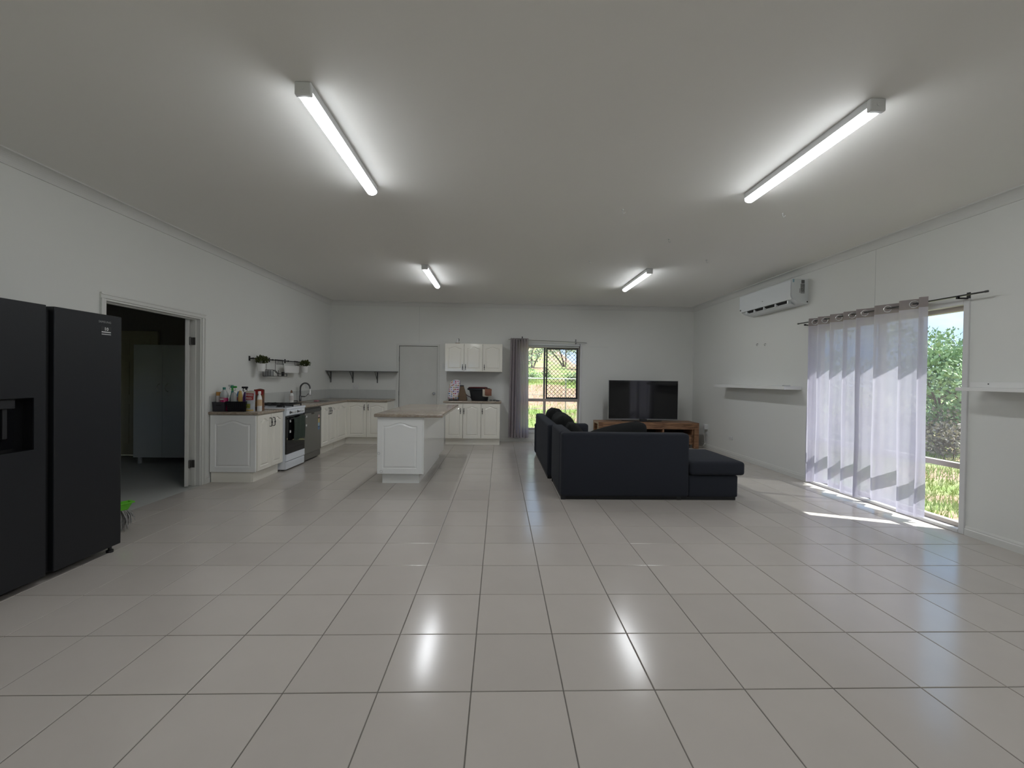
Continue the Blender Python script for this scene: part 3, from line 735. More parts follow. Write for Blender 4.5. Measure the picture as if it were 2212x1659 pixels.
def dishwasher():
    t = thing('dishwasher', 'dark grey steel dishwasher with energy stickers', 'dishwasher', (XL + 0.03, 6.500, 0), RZ)
    w = 0.59; d = 0.57
    obj('body', B((0, w, -d + 0.03, 0, 0.02, 0.845), bev=0.002), M_DISH, t)
    dr = obj('door', B((0.002, w - 0.002, -d - 0.004, -d + 0.03, 0.125, 0.765), bev=0.004), M_DISH, t)
    obj('control_panel', B((0.002, w - 0.002, -d - 0.006, -d + 0.03, 0.770, 0.822), bev=0.004), M_GUN, t)
    obj('display', B((0.22, 0.31, -d - 0.0075, -d - 0.004, 0.735, 0.758)), M_GLASSB, dr)
    obj('kick_panel', B((0.004, w - 0.004, -d + 0.01, -d + 0.03, 0.022, 0.121), bev=0.002), M_DISH, t)
    for x in (0.06, w - 0.06): obj('foot', L([(0, 0), (0.02, 0), (0.02, 0.024), (0, 0.024)], cx=x, cy=-d + 0.08, n=10), M_BLACKP, t)
    for z in (0.715, 0.575): obj('safety_latch', B((0.025, 0.060, -d - 0.012, -d - 0.003, z - 0.016, z + 0.016), bev=0.004), M_WHITE, dr)
    def st(name, col, z0, z1, label, x0=0.46, x1=0.525): tag(obj(name, B((x0, x1, -d - 0.0052, -d - 0.0042, z0, z1)), mat(name + '_print', col, 0.5), dr), label)
    bm = bmesh.new(); v = [bm.verts.new((0.4925 + 0.0325 * math.cos(a * math.pi / 12), -d - 0.0050, 0.665 + 0.045 * math.sin(a * math.pi / 12))) for a in range(13)]; bm.faces.new(v)
    tag(obj('rating_dome', bm, mat('rating_dome_print', (0.62, 0.42, 0.42), 0.5), dr), 'pink and white star rating dome')
    st('rating_band', (0.10, 0.05, 0.04), 0.645, 0.665, 'dark band of the rating sticker')
    st('energy_sticker', (0.60, 0.48, 0.22), 0.575, 0.644, 'yellow energy sticker')
    st('water_sticker', (0.36, 0.52, 0.64), 0.520, 0.572, 'pale blue water sticker')
    st('water_band', (0.09, 0.16, 0.28), 0.498, 0.519, 'dark blue band')
    st('water_base', (0.14, 0.25, 0.46), 0.458, 0.497, 'blue foot of the water sticker')
dishwasher()

def sink_and_tap():
    t = thing('sink', 'steel kitchen sink set into the corner worktop', 'sink', (-3.32, 7.565, CT))
    bm = bmesh.new(); hx, hy = 0.195, 0.30
    ring = lambda a, b, z: [bm.verts.new((x * a, y * b, z)) for x, y in ((-1, -1), (1, -1), (1, 1), (-1, 1))]
    rs = [ring(hx, hy, 0.001), ring(hx, hy, 0.005), ring(hx - 0.03, hy - 0.03, 0.004), ring(hx - 0.04, hy - 0.04, -0.15)]
    for a, b in zip(rs, rs[1:]):
        for k in range(4): bm.faces.new((a[k], a[(k + 1) % 4], b[(k + 1) % 4], b[k]))
    bm.faces.new(rs[-1]); obj('basin', bm, M_STEEL, t)
    obj('drain', L([(0, -0.149), (0.035, -0.149), (0.035, -0.146), (0.02, -0.147), (0, -0.147)], n=16), M_GUN, t)
    t = thing('kitchen_tap', 'tall dark spring hose kitchen tap behind the sink', 'tap', (-3.545, 7.44, CT))
    obj('base', L([(0, 0), (0.028, 0), (0.028, 0.006), (0.019, 0.010), (0.019, 0.105), (0.014, 0.112), (0, 0.112)]), M_GUN, t, smooth=40)
    obj('lever', B((0.015, 0.085, -0.010, 0.010, 0.085, 0.103), bev=0.004), M_GUN, t)
    pts = [(0, 0, 0.10), (0, 0, 0.24)] + [(0.085 - 0.085 * math.cos(math.pi * i / 12), 0, 0.24 + 0.095 * math.sin(math.pi * i / 12)) for i in range(1, 12)] + [(0.17, 0, 0.235)]
    obj('hose', T(pts, 0.012, 10), M_GUN, t, smooth=60)
    bm = bmesh.new(); hel = []
    import itertools
    P = [Vector(p) for p in pts]
    for i, (a, b) in enumerate(zip(P, P[1:])):
        n = 10
        for k in range(n):
            c0 = a.lerp(b, k / n); d = (b - a).normalized(); u = Vector((0, 1, 0)); v = d.cross(u); ang = (i * n + k) * 2 * math.pi / 5
            hel.append(c0 + (u * math.cos(ang) + v * math.sin(ang)) * 0.0145)
    tube(bm, hel, 0.0025, 4); obj('spring', bm, M_GUN, t)
    obj('spray_head', L([(0, 0.115), (0.020, 0.115), (0.024, 0.125), (0.022, 0.165), (0.012, 0.195), (0.010, 0.237), (0, 0.237)], cx=0.17), M_CHROME, t, smooth=40)
    obj('dock_arm', T([(0.01, 0, 0.10), (0.10, 0, 0.10), (0.145, 0, 0.15)], 0.005, 6), M_GUN, t)
sink_and_tap()

# ------------------------------------------------------------------ bottles, baskets and packets by the stove
def bottle(name, label, x, y, z, prof, m, cap=None, capprof=None, sx=1, sy=1, cat='bottle', extra=None, band=None, group='cleaning bottles on the worktop'):
    t = thing(name, label, cat, (x, y, z), group=group)
    obj('bottle_body', L(prof, n=14, sx=sx, sy=sy), m, t, smooth=50)
    if cap: obj('cap', L(capprof, n=12), cap, t, smooth=50)
    if band:
        z0, z1, r, bmx = band
        obj('label_band', L([(r, z0), (r + 0.0006, z0), (r + 0.0006, z1), (r, z1)], n=14, sx=sx, sy=sy), bmx, t, smooth=50)
    if extra: extra(t)
    return t
M_PINKL = mat('pink_liquid', (0.34, 0.015, 0.10), 0.2, coat=0.3); M_CLEAR = mat('clear_bottle', (0.42, 0.44, 0.44), 0.2, coat=0.3)
M_GREENP = mat('green_plastic', (0.05, 0.36, 0.06), 0.3); M_TEAL = mat('teal_plastic', (0.03, 0.22, 0.18), 0.3); M_YEL = mat('yellow_plastic', (0.62, 0.42, 0.13), 0.35)
M_BLUEP = mat('blue_plastic', (0.06, 0.20, 0.45), 0.35); M_PURP = mat('purple_plastic', (0.06, 0.02, 0.11), 0.3); M_CREAM = mat('cream_card', (0.58, 0.48, 0.32), 0.6)
M_RED = mat('red_plastic', (0.34, 0.02, 0.02), 0.35); M_AMBER = mat('amber_plastic', (0.45, 0.22, 0.05), 0.35); M_LABEL = mat('pale_label', (0.60, 0.56, 0.55), 0.5)
M_FOIL = mat('grey_packet', (0.50, 0.52, 0.55), 0.4, var=(20, 0.7, (0.36, 0.38, 0.42))); M_BEIGE = mat('beige_packet', (0.60, 0.54, 0.42), 0.5)

def basket(label, loc, w, d, h, m, slots):
    t = thing('storage_basket', label, 'basket', loc, group='storage baskets on the worktop')
    bm = bmesh.new(); n = 4; k = 0.012; th = 0.004
    def ring(s, z, inset): return [bm.verts.new((x * (w / 2 * s - inset), y * (d / 2 * s - inset), z)) for x, y in ((-1, -1), (1, -1), (1, 1), (-1, 1))]
    rs = [ring(0.90, 0.0, 0), ring(1.0, h - 0.008, 0), ring(1.03, h - 0.008, 0), ring(1.03, h, 0), ring(1.0, h, th), ring(0.90, th, th)]
    for a, b in zip(rs, rs[1:]):
        for i in range(4): bm.faces.new((a[i], a[(i + 1) % 4], b[(i + 1) % 4], b[i]))
    bm.faces.new(rs[0][::-1]); bm.faces.new(rs[-1])
    obj('tub', bm, m, t)
    if slots == 'handle': obj('hand_slot', B((-0.03, 0.03, -d / 2 * 0.985 - 0.002, -d / 2 * 0.97, h * 0.60, h * 0.72), bev=0.003), M_DARK, t)
    else:
        bm = bmesh.new(); rr = random.Random(8)
        for i in range(9):
            for j in range(4):
                x = -w / 2 * 0.82 + w * 0.82 * i / 8; z = h * (0.18 + 0.19 * j); y = -d / 2 * (0.90 + 0.10 * z / h)
                box(bm, x - 0.007, x + 0.007, y - 0.0025, y, z - 0.006, z + 0.006)
        tag(obj('weave_studs', bm, M_GUN, t), kind='stuff')
    return t
CTZ = CT + 0.0005
basket('charcoal plastic storage basket with hand slot beside the wall', (-3.532, 5.395, CTZ), 0.150, 0.22, 0.118, mat('charcoal_basket', (0.035, 0.033, 0.042), 0.5), 'handle')
basket('black woven storage basket full of bottles beside the packets', (-3.318, 5.395, CTZ), 0.235, 0.22, 0.128, mat('black_basket', (0.010, 0.010, 0.014), 0.35), 'weave')
bz = CTZ + 0.006
bottle('juice_bottle', 'clear bottle of pink liquid with dark green cap in basket', -3.500, 5.345, bz, [(0, 0), (0.042, 0), (0.046, 0.01), (0.046, 0.15), (0.040, 0.165)], M_PINKL, M_TEAL, [(0, 0.268), (0.017, 0.268), (0.017, 0.297), (0, 0.298)],
       extra=lambda t: (obj('neck', L([(0.0405, 0.165), (0.046, 0.185), (0.044, 0.215), (0.030, 0.245), (0.016, 0.262), (0.016, 0.272)], n=14), M_CLEAR, t, smooth=50), obj('label_patch', B((-0.022, 0.022, -0.0475, -0.044, 0.140, 0.156)), M_LABEL, t)))
bottle('jar', 'small jar with amber lid and white label in basket', -3.578, 5.36, bz, [(0, 0), (0.026, 0), (0.028, 0.01), (0.028, 0.19), (0, 0.19)], M_LABEL, M_AMBER, [(0, 0.190), (0.028, 0.190), (0.028, 0.236), (0, 0.237)], cat='jar')
def trigger(m, m2, z, fl=1):
    def f(t):
        bm = bmesh.new()
        box(bm, -0.020 * fl if fl > 0 else -0.055, 0.055 if fl > 0 else 0.020, -0.011, 0.011, z + 0.020, z + 0.045, bev=0.005)
        tube(bm, [(0, 0, z - 0.015), (0, 0, z + 0.03)], 0.012)
        obj('spray_head', bm, m, t)
        obj('trigger', T([(0.032 * fl, 0, z + 0.022), (0.042 * fl, 0, z + 0.002), (0.034 * fl, 0, z - 0.02)], 0.005, 6), m2, t)
    return f
bottle('spray_bottle', 'teal spray bottle with bright green nozzle behind the pink bottle', -3.452, 5.43, bz, [(0, 0), (0.033, 0), (0.035, 0.01), (0.035, 0.15), (0.018, 0.22), (0.014, 0.25), (0, 0.25)], M_TEAL, None, None, sx=1, sy=0.7, extra=lambda t: (trigger(M_GREENP, M_WHITEP, 0.268)(t), obj('teal_cap', L([(0, 0.288), (0.016, 0.288), (0.014, 0.322), (0, 0.324)], n=10, cx=0.0), M_TEAL, t)))
bottle('spray_bottle', 'clear spray bottle with white trigger head in basket', -3.470, 5.47, bz, [(0, 0), (0.030, 0), (0.032, 0.01), (0.032, 0.16), (0.014, 0.23), (0.013, 0.26), (0, 0.26)], M_CLEAR, None, None, sy=0.8, extra=trigger(M_WHITEP, M_WHITEP, 0.282, -1))
bottle('detergent_bottle', 'frosted white bottle in black woven basket', -3.398, 5.375, bz, [(0, 0), (0.038, 0), (0.040, 0.01), (0.040, 0.18), (0.026, 0.225), (0.012, 0.235), (0, 0.235)], M_CLEAR, sy=0.7)
bottle('detergent_bottle', 'blue squeezy bottle beside the yellow one in basket', -3.352, 5.40, bz, [(0, 0), (0.028, 0), (0.030, 0.01), (0.028, 0.19), (0.014, 0.245), (0, 0.247)], M_BLUEP, sy=0.7, band=(0.13, 0.17, 0.0302, M_PINKL))
bottle('detergent_bottle', 'yellow squeezy bottle in black woven basket', -3.318, 5.375, bz, [(0, 0), (0.026, 0), (0.028, 0.01), (0.027, 0.19), (0.014, 0.255), (0, 0.257)], M_YEL, sy=0.7)
bottle('spray_bottle', 'bottle with black trigger pump behind the purple bottle', -3.288, 5.45, bz, [(0, 0), (0.026, 0), (0.028, 0.01), (0.028, 0.19), (0.013, 0.235), (0.012, 0.25), (0, 0.25)], M_CREAM, None, None, sy=0.8, extra=trigger(M_BLACKP, M_BLACKP, 0.262, -1))
bottle('detergent_bottle', 'dark purple bottle with white cap in basket', -3.248, 5.365, bz, [(0, 0), (0.028, 0), (0.030, 0.01), (0.030, 0.17), (0.018, 0.225), (0.016, 0.24), (0, 0.24)], M_PURP, M_WHITE, [(0, 0.240), (0.014, 0.240), (0.013, 0.268), (0, 0.269)], sy=0.8)
bottle('bleach_bottle', 'white plastic bottle standing beside the packets', -3.090, 5.40, CTZ, [(0, 0), (0.026, 0), (0.029, 0.01), (0.029, 0.155), (0.024, 0.185), (0.013, 0.215), (0.013, 0.225), (0, 0.225)], M_WHITE, M_WHITE, [(0, 0.225), (0.018, 0.225), (0.017, 0.256), (0, 0.257)], band=(0.07, 0.15, 0.0292, mat('peach_label', (0.60, 0.42, 0.26), 0.5)))

def pouch(name, label, x, y, z, w, h, d, m, cat='packet', parts=None):
    t = thing(name, label, cat, (x, y, z), group='packets on the worktop')
    bm = bmesh.new(); nx, nz = 8, 10; rr = random.Random(3)
    G = {}
    for s in (-1, 1):
        for j in range(nz + 1):
            for i in range(nx + 1):
                u, v = i / nx * 2 - 1, j / nz
                th = d / 2 * (1 - u * u * 0.75) * (1 - v ** 3 * 0.85) + 0.001
                xx = u * w / 2 * (1 - 0.03 * math.sin(v * 5)); zz = h * v + 0.006 * math.sin(u * 3 + 1) * v
                G[s, i, j] = bm.verts.new((xx, s * th, zz))
    for s in (-1, 1):
        for j in range(nz):
            for i in range(nx): bm.faces.new((G[s, i, j], G[s, i + 1, j], G[s, i + 1, j + 1], G[s, i, j + 1]))
    for j in range(nz):
        for i in (0, nx): bm.faces.new((G[-1, i, j], G[-1, i, j + 1], G[1, i, j + 1], G[1, i, j]))
    for i in range(nx):
        for j in (0, nz): bm.faces.new((G[-1, i, j], G[-1, i + 1, j], G[1, i + 1, j], G[1, i, j]))
    obj('packet_body', bm, m, t, smooth=60)
    def yat(u, v): return -(d / 2 * (1 - u * u * 0.75) * (1 - v ** 3 * 0.85) + 0.001)
    def patch(nm, u0, u1, v0, v1, mm, off=0.0030):
        b = bmesh.new(); n = 6; V = [[b.verts.new(((u0 + (u1 - u0) * i / n) * w / 2, yat(u0 + (u1 - u0) * i / n, v0 + (v1 - v0) * j / n) - off, h * (v0 + (v1 - v0) * j / n))) for i in range(n + 1)] for j in range(n + 1)]
        for j in range(n):
            for i in range(n): b.faces.new((V[j][i], V[j][i + 1], V[j + 1][i + 1], V[j + 1][i]))
        return obj(nm, b, mm, t, smooth=60)
    if parts: parts(t, patch, yat)
    return t
def weed_parts(t, patch, yat):
    patch('red_panel', -0.86, 0.86, 0.56, 0.88, M_RED)
    patch('top_band', -0.9, 0.9, 0.90, 0.985, M_BEIGE)
    text_mesh('packet_lettering', 'WEED', 0.034, M_WHITE, t, (0.0, yat(0, 0.80) - 0.0062, 0.207), (R(90), 0, 0))
    text_mesh('packet_lettering', 'FEED', 0.034, M_WHITE, t, (0.0, yat(0, 0.65) - 0.0062, 0.168), (R(90), 0, 0))
    patch('flower_print', -0.7, 0.35, 0.16, 0.38, mat('flower_print', (0.42, 0.42, 0.08), 0.5, var=(60, 0.9, (0.05, 0.07, 0.03))))
    patch('base_band', -0.9, 0.9, 0.03, 0.10, M_YEL)
pouch('garden_packet', 'grey packet with red lettered panel beside the bottles', -3.172, 5.345, CTZ, 0.112, 0.262, 0.07, M_FOIL, parts=weed_parts)
pouch('garden_packet', 'dark packet with red top behind the white bottle', -3.185, 5.56, CTZ, 0.13, 0.278, 0.07, mat('dark_packet', (0.05, 0.045, 0.05), 0.4, var=(14, 0.9, (0.30, 0.12, 0.03))), parts=lambda t, patch, yat: (patch('red_top', -0.92, 0.92, 0.74, 0.97, M_RED), patch('picture_print', -0.5, 0.8, 0.15, 0.45, M_AMBER)))
bottle('soap_bottle', 'white bottle with brown pump by the sink', -3.47, 6.98, CTZ, [(0, 0), (0.030, 0), (0.033, 0.01), (0.033, 0.15), (0.016, 0.175), (0, 0.175)], M_WHITE, mat('brown_cap', (0.14, 0.07, 0.04), 0.4), [(0, 0.175), (0.018, 0.175), (0.016, 0.205), (0.010, 0.21), (0.010, 0.222), (0, 0.222)], band=(0.05, 0.13, 0.0332, M_LABEL), group='things by the sink')
tag(obj('sponge', B((-3.30, -3.24, 7.42, 7.51, CT + 0.0055, CT + 0.030), bev=0.006), mat('pink_sponge', (0.45, 0.20, 0.24), 0.9, bump=(200, 0.5))), 'pink sponge on the sink edge', 'sponge')
def scrubber():
    t = thing('soap_caddy', 'small black wire caddy between soap bottle and tap', 'caddy', (-3.50, 7.14, CTZ))
    obj('rim', T([(0.05 * math.cos(a * math.pi / 8), 0.07 * math.sin(a * math.pi / 8), 0.035) for a in range(16)], 0.003, 6, closed=True), M_BLACK, t)
    obj('base', L([(0, 0), (0.04, 0), (0.044, 0.006), (0, 0.006)], sy=1.35), M_BLACK, t)
    for k in range(8):
        a = k * math.pi / 4; obj('wire', T([(0.042 * math.cos(a), 0.057 * math.sin(a), 0.004), (0.05 * math.cos(a), 0.07 * math.sin(a), 0.035)], 0.002, 4), M_BLACK, t)
scrubber()

# ------------------------------------------------------------------ rail with pots
M_LEAF = mat('pot_leaf', (0.045, 0.065, 0.015), 0.5, var=(30, 0.8, (0.09, 0.10, 0.03)))
def leaves(bm, cx, cy, cz, rx, ry, rz, n, size, rnd, up=0.35):
    for _ in range(n):
        d = Vector((rnd.gauss(0, 1), rnd.gauss(0, 1), rnd.gauss(0, 1))).normalized() * (0.35 + 0.65 * rnd.random())
        p = Vector((cx + d.x * rx, cy + d.y * ry, cz + d.z * rz))
        ax = (d + Vector((rnd.uniform(-.6, .6), rnd.uniform(-.6, .6), rnd.uniform(-.2, .8) + up))).normalized()
        s = ax.orthogonal().normalized(); s = Matrix.Rotation(rnd.random() * 6.28, 3, ax) @ s
        l = size * rnd.uniform(0.7, 1.3); w = l * 0.36; nn = ax.cross(s) * l * 0.12
        a = bm.verts.new(p); b = bm.verts.new(p + ax * l * 0.5 + s * w + nn); c_ = bm.verts.new(p + ax * l); d_ = bm.verts.new(p + ax * l * 0.5 - s * w + nn)
        bm.faces.new((a, b, c_)); bm.faces.new((a, c_, d_))
def rail():
    yz = 1.594; xr = XL + 0.055
    t = thing('wall_rail', 'black iron hanging rail on the wall above the stove', 'rail', (XL, 6.06, yz))
    obj('bar', T([(0.055, 0, 0), (0.055, 1.60, 0)], 0.0085, 8), M_BLACK, t)
    for y in (0.015, 0.525, 1.0, 1.585):
        bm = bmesh.new(); tube(bm, [(0.002, y, 0), (0.055, y, 0)], 0.009, 8)
        box(bm, 0.0, 0.006, y - 0.018, y + 0.018, -0.035, 0.035, bev=0.002)
        lathe(bm, [(0, -0.014), (0.014, -0.010), (0.014, 0.010), (0, 0.014)], cx=0.055, cy=y, n=10)
        obj('bracket', bm, M_BLACK, t)
    def hook(y, k):
        h = thing('rail_hook', 'small black rail hook in the cluster above the wire basket' if y < 7 else 'small black rail hook in the cluster beside the sink end pot', 'hook', (xr, y, yz), group='hooks on the rail')
        pts = [(-0.004, 0, 0.010), (0.010, 0, 0.012), (0.012, 0, -0.006), (0.011, 0.004, -0.045), (0.016, 0.012, -0.066), (0.026, 0.014, -0.062), (0.028, 0.012, -0.048)]
        o = obj('hook_wire', T(pts, 0.003, 6), M_BLACK, h)
    for k, y in enumerate((6.66, 6.70, 6.735, 6.775, 6.815, 6.855, 7.26, 7.30, 7.335, 7.37)): hook(y, k)
    def pot(label, y, sc, seed):
        p = thing('hanging_pot', label, 'pot', (xr + 0.055, y, yz), group='white pots on the rail')
        obj('bucket', L([(0, -0.185), (0.062 * sc, -0.185), (0.078 * sc, -0.078), (0.081 * sc, -0.076), (0.081 * sc, -0.070), (0.074 * sc, -0.070), (0.060 * sc, -0.175), (0, -0.175)], n=20), M_WHITE, p, smooth=40)
        obj('hanger', T([(-0.03, -0.07 * sc, -0.068), (-0.056, -0.06 * sc, -0.01), (-0.055, -0.055 * sc, 0.012), (-0.045, -0.05 * sc, 0.012)], 0.003, 6), M_BLACK, p)
        obj('hanger', T([(-0.03, 0.07 * sc, -0.068), (-0.056, 0.06 * sc, -0.01), (-0.055, 0.055 * sc, 0.012), (-0.045, 0.05 * sc, 0.012)], 0.003, 6), M_BLACK, p)
        f = thing('potted_herb', 'bushy green herb in the ' + label.split(' on ')[0].replace('white ', ''), 'plant', (xr + 0.055, y, yz - 0.17), group='herbs in the rail pots')
        bm = bmesh.new(); rnd = random.Random(seed); leaves(bm, 0.0, 0.01, 0.15, 0.060, 0.095, 0.048, 260, 0.036, rnd)
        tag(obj('foliage', bm, M_LEAF, f), kind='stuff')
        bm = bmesh.new()
        for k in range(7):
            a = rnd.random() * 6.28; tube(bm, [(0, 0, -0.005), (0.02 * math.cos(a), 0.02 * math.sin(a), 0.07), (0.05 * math.cos(a), 0.06 * math.sin(a), 0.15)], 0.002, 4)
        obj('stem', bm, M_LEAF, f)
    pot('white hanging pot at the doorway end of the rail on the wall', 6.185, 0.76, 1)
    pot('white hanging pot at the sink end of the rail on the wall', 7.545, 0.76, 2)
    o = thing('hanging_trough', 'white oval hanging trough on the rail', 'container', (xr + 0.045, 7.09, yz))
    obj('trough', L([(0, -0.195), (0.05, -0.195), (0.055, -0.085), (0.057, -0.080), (0.052, -0.080), (0.047, -0.185), (0, -0.185)], n=24, sy=4.6, sx=0.85), M_WHITE, o, smooth=40)
    for y in (-0.2, 0.2): obj('hanger', T([(-0.035, y, -0.09), (-0.046, y, -0.01), (-0.045, y, 0.012), (-0.036, y, 0.012)], 0.003, 6), M_BLACK, o)
    w = thing('wire_basket', 'black wire basket hanging below the rail', 'basket', (xr, 6.33, yz))
    bm = bmesh.new(); L_ = 0.54; d0, d1 = 0.0, 0.075; zt, zb = -0.16, -0.255
    base = [(d0, 0, zb), (d1, 0, zb), (d1, L_, zb), (d0, L_, zb)]; tube(bm, base, 0.0045, 6, closed=True)
    top = [(d0, 0, zt), (d1, 0, zt)] + [(d1, L_ * (0.22 + 0.30 * k / 8), zt - 0.055 * (0.5 - 0.5 * math.cos(math.pi * k / 8))) for k in range(9)] + [(d1, L_, zt - 0.055), (d0, L_, zt - 0.055)] + [(d0, L_ * (0.85 - 0.28 * k / 8), zt - 0.055 * (0.5 + 0.5 * math.cos(math.pi * k / 8))) for k in range(9)]
    tube(bm, top, 0.0045, 6, closed=True)
    for x in (d0, d1):
        for y in (0, 0.10 * L_, 0.52 * L_, L_): tube(bm, [(x, y, zb), (x, y, zt if y < 0.4 else zt - 0.05)], 0.0045, 6)
    for k in range(7): tube(bm, [(d0 + 0.012 * k, 0, zb), (d0 + 0.012 * k, L_, zb)], 0.002, 4)
    obj('wire_cage', bm, M_BLACK, w)
    for y in (0.06, 0.31): obj('hanging_wire', T([(0.012, y, 0.010), (0.012, y, zt + 0.01), (0.06, y, zb)], 0.003, 6), M_BLACK, w)
    tag(obj('basket_box', B((xr + 0.008, xr + 0.062, 6.345, 6.50, yz - 0.249, yz - 0.175), bev=0.004), mat('grey_box', (0.28, 0.29, 0.29), 0.6)), 'small grey box inside the black wire basket', 'box')
    c = thing('basket_jar', 'small black spice jar at the end of the wire basket', 'jar', (xr + 0.04, 6.82, yz - 0.249))
    obj('glass', L([(0, 0), (0.022, 0), (0.022, 0.05), (0, 0.05)]), M_BLACKP, c); obj('lid', L([(0, 0.05), (0.023, 0.05), (0.023, 0.064), (0, 0.064)]), M_BLACK, c)
rail()

# shelf on brackets, power points
def bracket_shelf():
    t = thing('bracket_shelf', 'thin grey shelf on three dark brackets beside the white door', 'shelf', (XL + 0.005, YB, 1.455))
    obj('board', B((0.0, 1.45, -0.235, 0.0, 0.0, 0.016), bev=0.002), mat('shelf_grey', (0.16, 0.16, 0.16), 0.5), t)
    for x in (0.022, 0.487, 1.003):
        bm = bmesh.new()
        box(bm, x - 0.011, x + 0.011, -0.010, 0.0, -0.235, 0.0); box(bm, x - 0.011, x + 0.011, -0.21, 0.0, -0.008, 0.0)
        tube(bm, [(x, -0.008, -0.165), (x, -0.05, -0.145), (x, -0.09, -0.09), (x, -0.15, -0.05), (x, -0.195, -0.006)], 0.008, 6)
        obj('bracket', bm, M_GREY, t)
bracket_shelf()
def outlet(name, label, loc, rz, w=0.115, h=0.072, sw=2, cat='power point'):
    t = thing(name, label, cat, loc, rz)
    obj('plate', B((-w / 2, w / 2, -0.010, 0.0, -h / 2, h / 2), bev=0.003), M_WHITEP, t)
    for k in range(sw):
        x = (k - (sw - 1) / 2) * w / 2.2
        obj('switch', B((x - 0.007, x + 0.007, -0.0145, -0.009, 0.006, 0.024), bev=0.001, seg=1), M_WHITE, t)
        obj('socket', B((x - 0.009, x + 0.009, -0.0108, -0.0098, -0.022, -0.006)), M_LABEL, t)
outlet('power_point', 'white double power point under the bracket shelf', (-3.07, YB, 1.128), 0)
outlet('power_point', 'white power point on the wall behind the tap', (XL, 7.86, 1.16), RZ)
outlet('light_switch', 'white light switch between the white door and wall cabinet', (-1.20, YB, 1.60), 0, 0.075, 0.115, 1, 'light switch')
outlet('power_point', 'lone white power point on the wall beside the wooden unit, beyond the adapters', (XR, 7.365, 0.33), -RZ, 0.115, 0.065)
outlet('power_point', 'white double power point carrying the plugged in adapters', (XR, 8.30, 0.43), -RZ, 0.20, 0.10)
outlet('antenna_point', 'small white wall socket below the plugged in adapters', (XR, 8.24, 0.28), -RZ, 0.10, 0.062, 1, 'wall socket')
def adapter():
    t = thing('power_adapter', 'white plug adapter in the double power point', 'adapter', (XR - 0.011, 8.235, 0.425))
    obj('plug_body', B((-0.060, 0, -0.035, 0.035, -0.045, 0.055), bev=0.006), M_WHITEP, t)
    obj('plug_label', B((-0.0605, -0.0595, -0.02, 0.02, -0.01, 0.02)), M_LABEL, t)
    c = thing('adapter_cable', 'white power cord hanging from the adapters to the floor', 'cord', (XR - 0.04, 8.26, 0.38))
    obj('cable', T([(0, 0, 0), (-0.005, 0.02, -0.08), (0.0, 0.0, -0.18), (-0.01, -0.05, -0.28), (-0.05, -0.04, -0.345), (-0.12, 0.03, -0.372), (-0.2, 0.08, -0.373)], 0.005, 6), M_CORD, c)
    obj('strain_relief', L([(0.006, -0.02), (0.009, 0.0), (0.009, 0.02), (0.006, 0.02)], n=8), M_CORD, c)
adapter()

# ornament on the wall cabinet
def ornament():
    t = thing('ornament', 'small pale figurine with dark arm on top of the wall cabinet', 'ornament', (-0.90, 8.70, 2.066))
    obj('base', L([(0, 0), (0.055, 0), (0.05, 0.02), (0, 0.022)], n=14), mat('tan_ceramic', (0.40, 0.32, 0.24), 0.5), t)
    obj('figure', L([(0, 0.02), (0.028, 0.022), (0.033, 0.05), (0.02, 0.075), (0.024, 0.095), (0.012, 0.115), (0, 0.118)], n=14), M_WHITE, t, smooth=60)
    obj('arm', T([(0.02, -0.01, 0.055), (0.04, -0.02, 0.075), (0.035, -0.02, 0.10), (0.02, -0.015, 0.11)], 0.006, 6), M_GREY, t)
ornament()

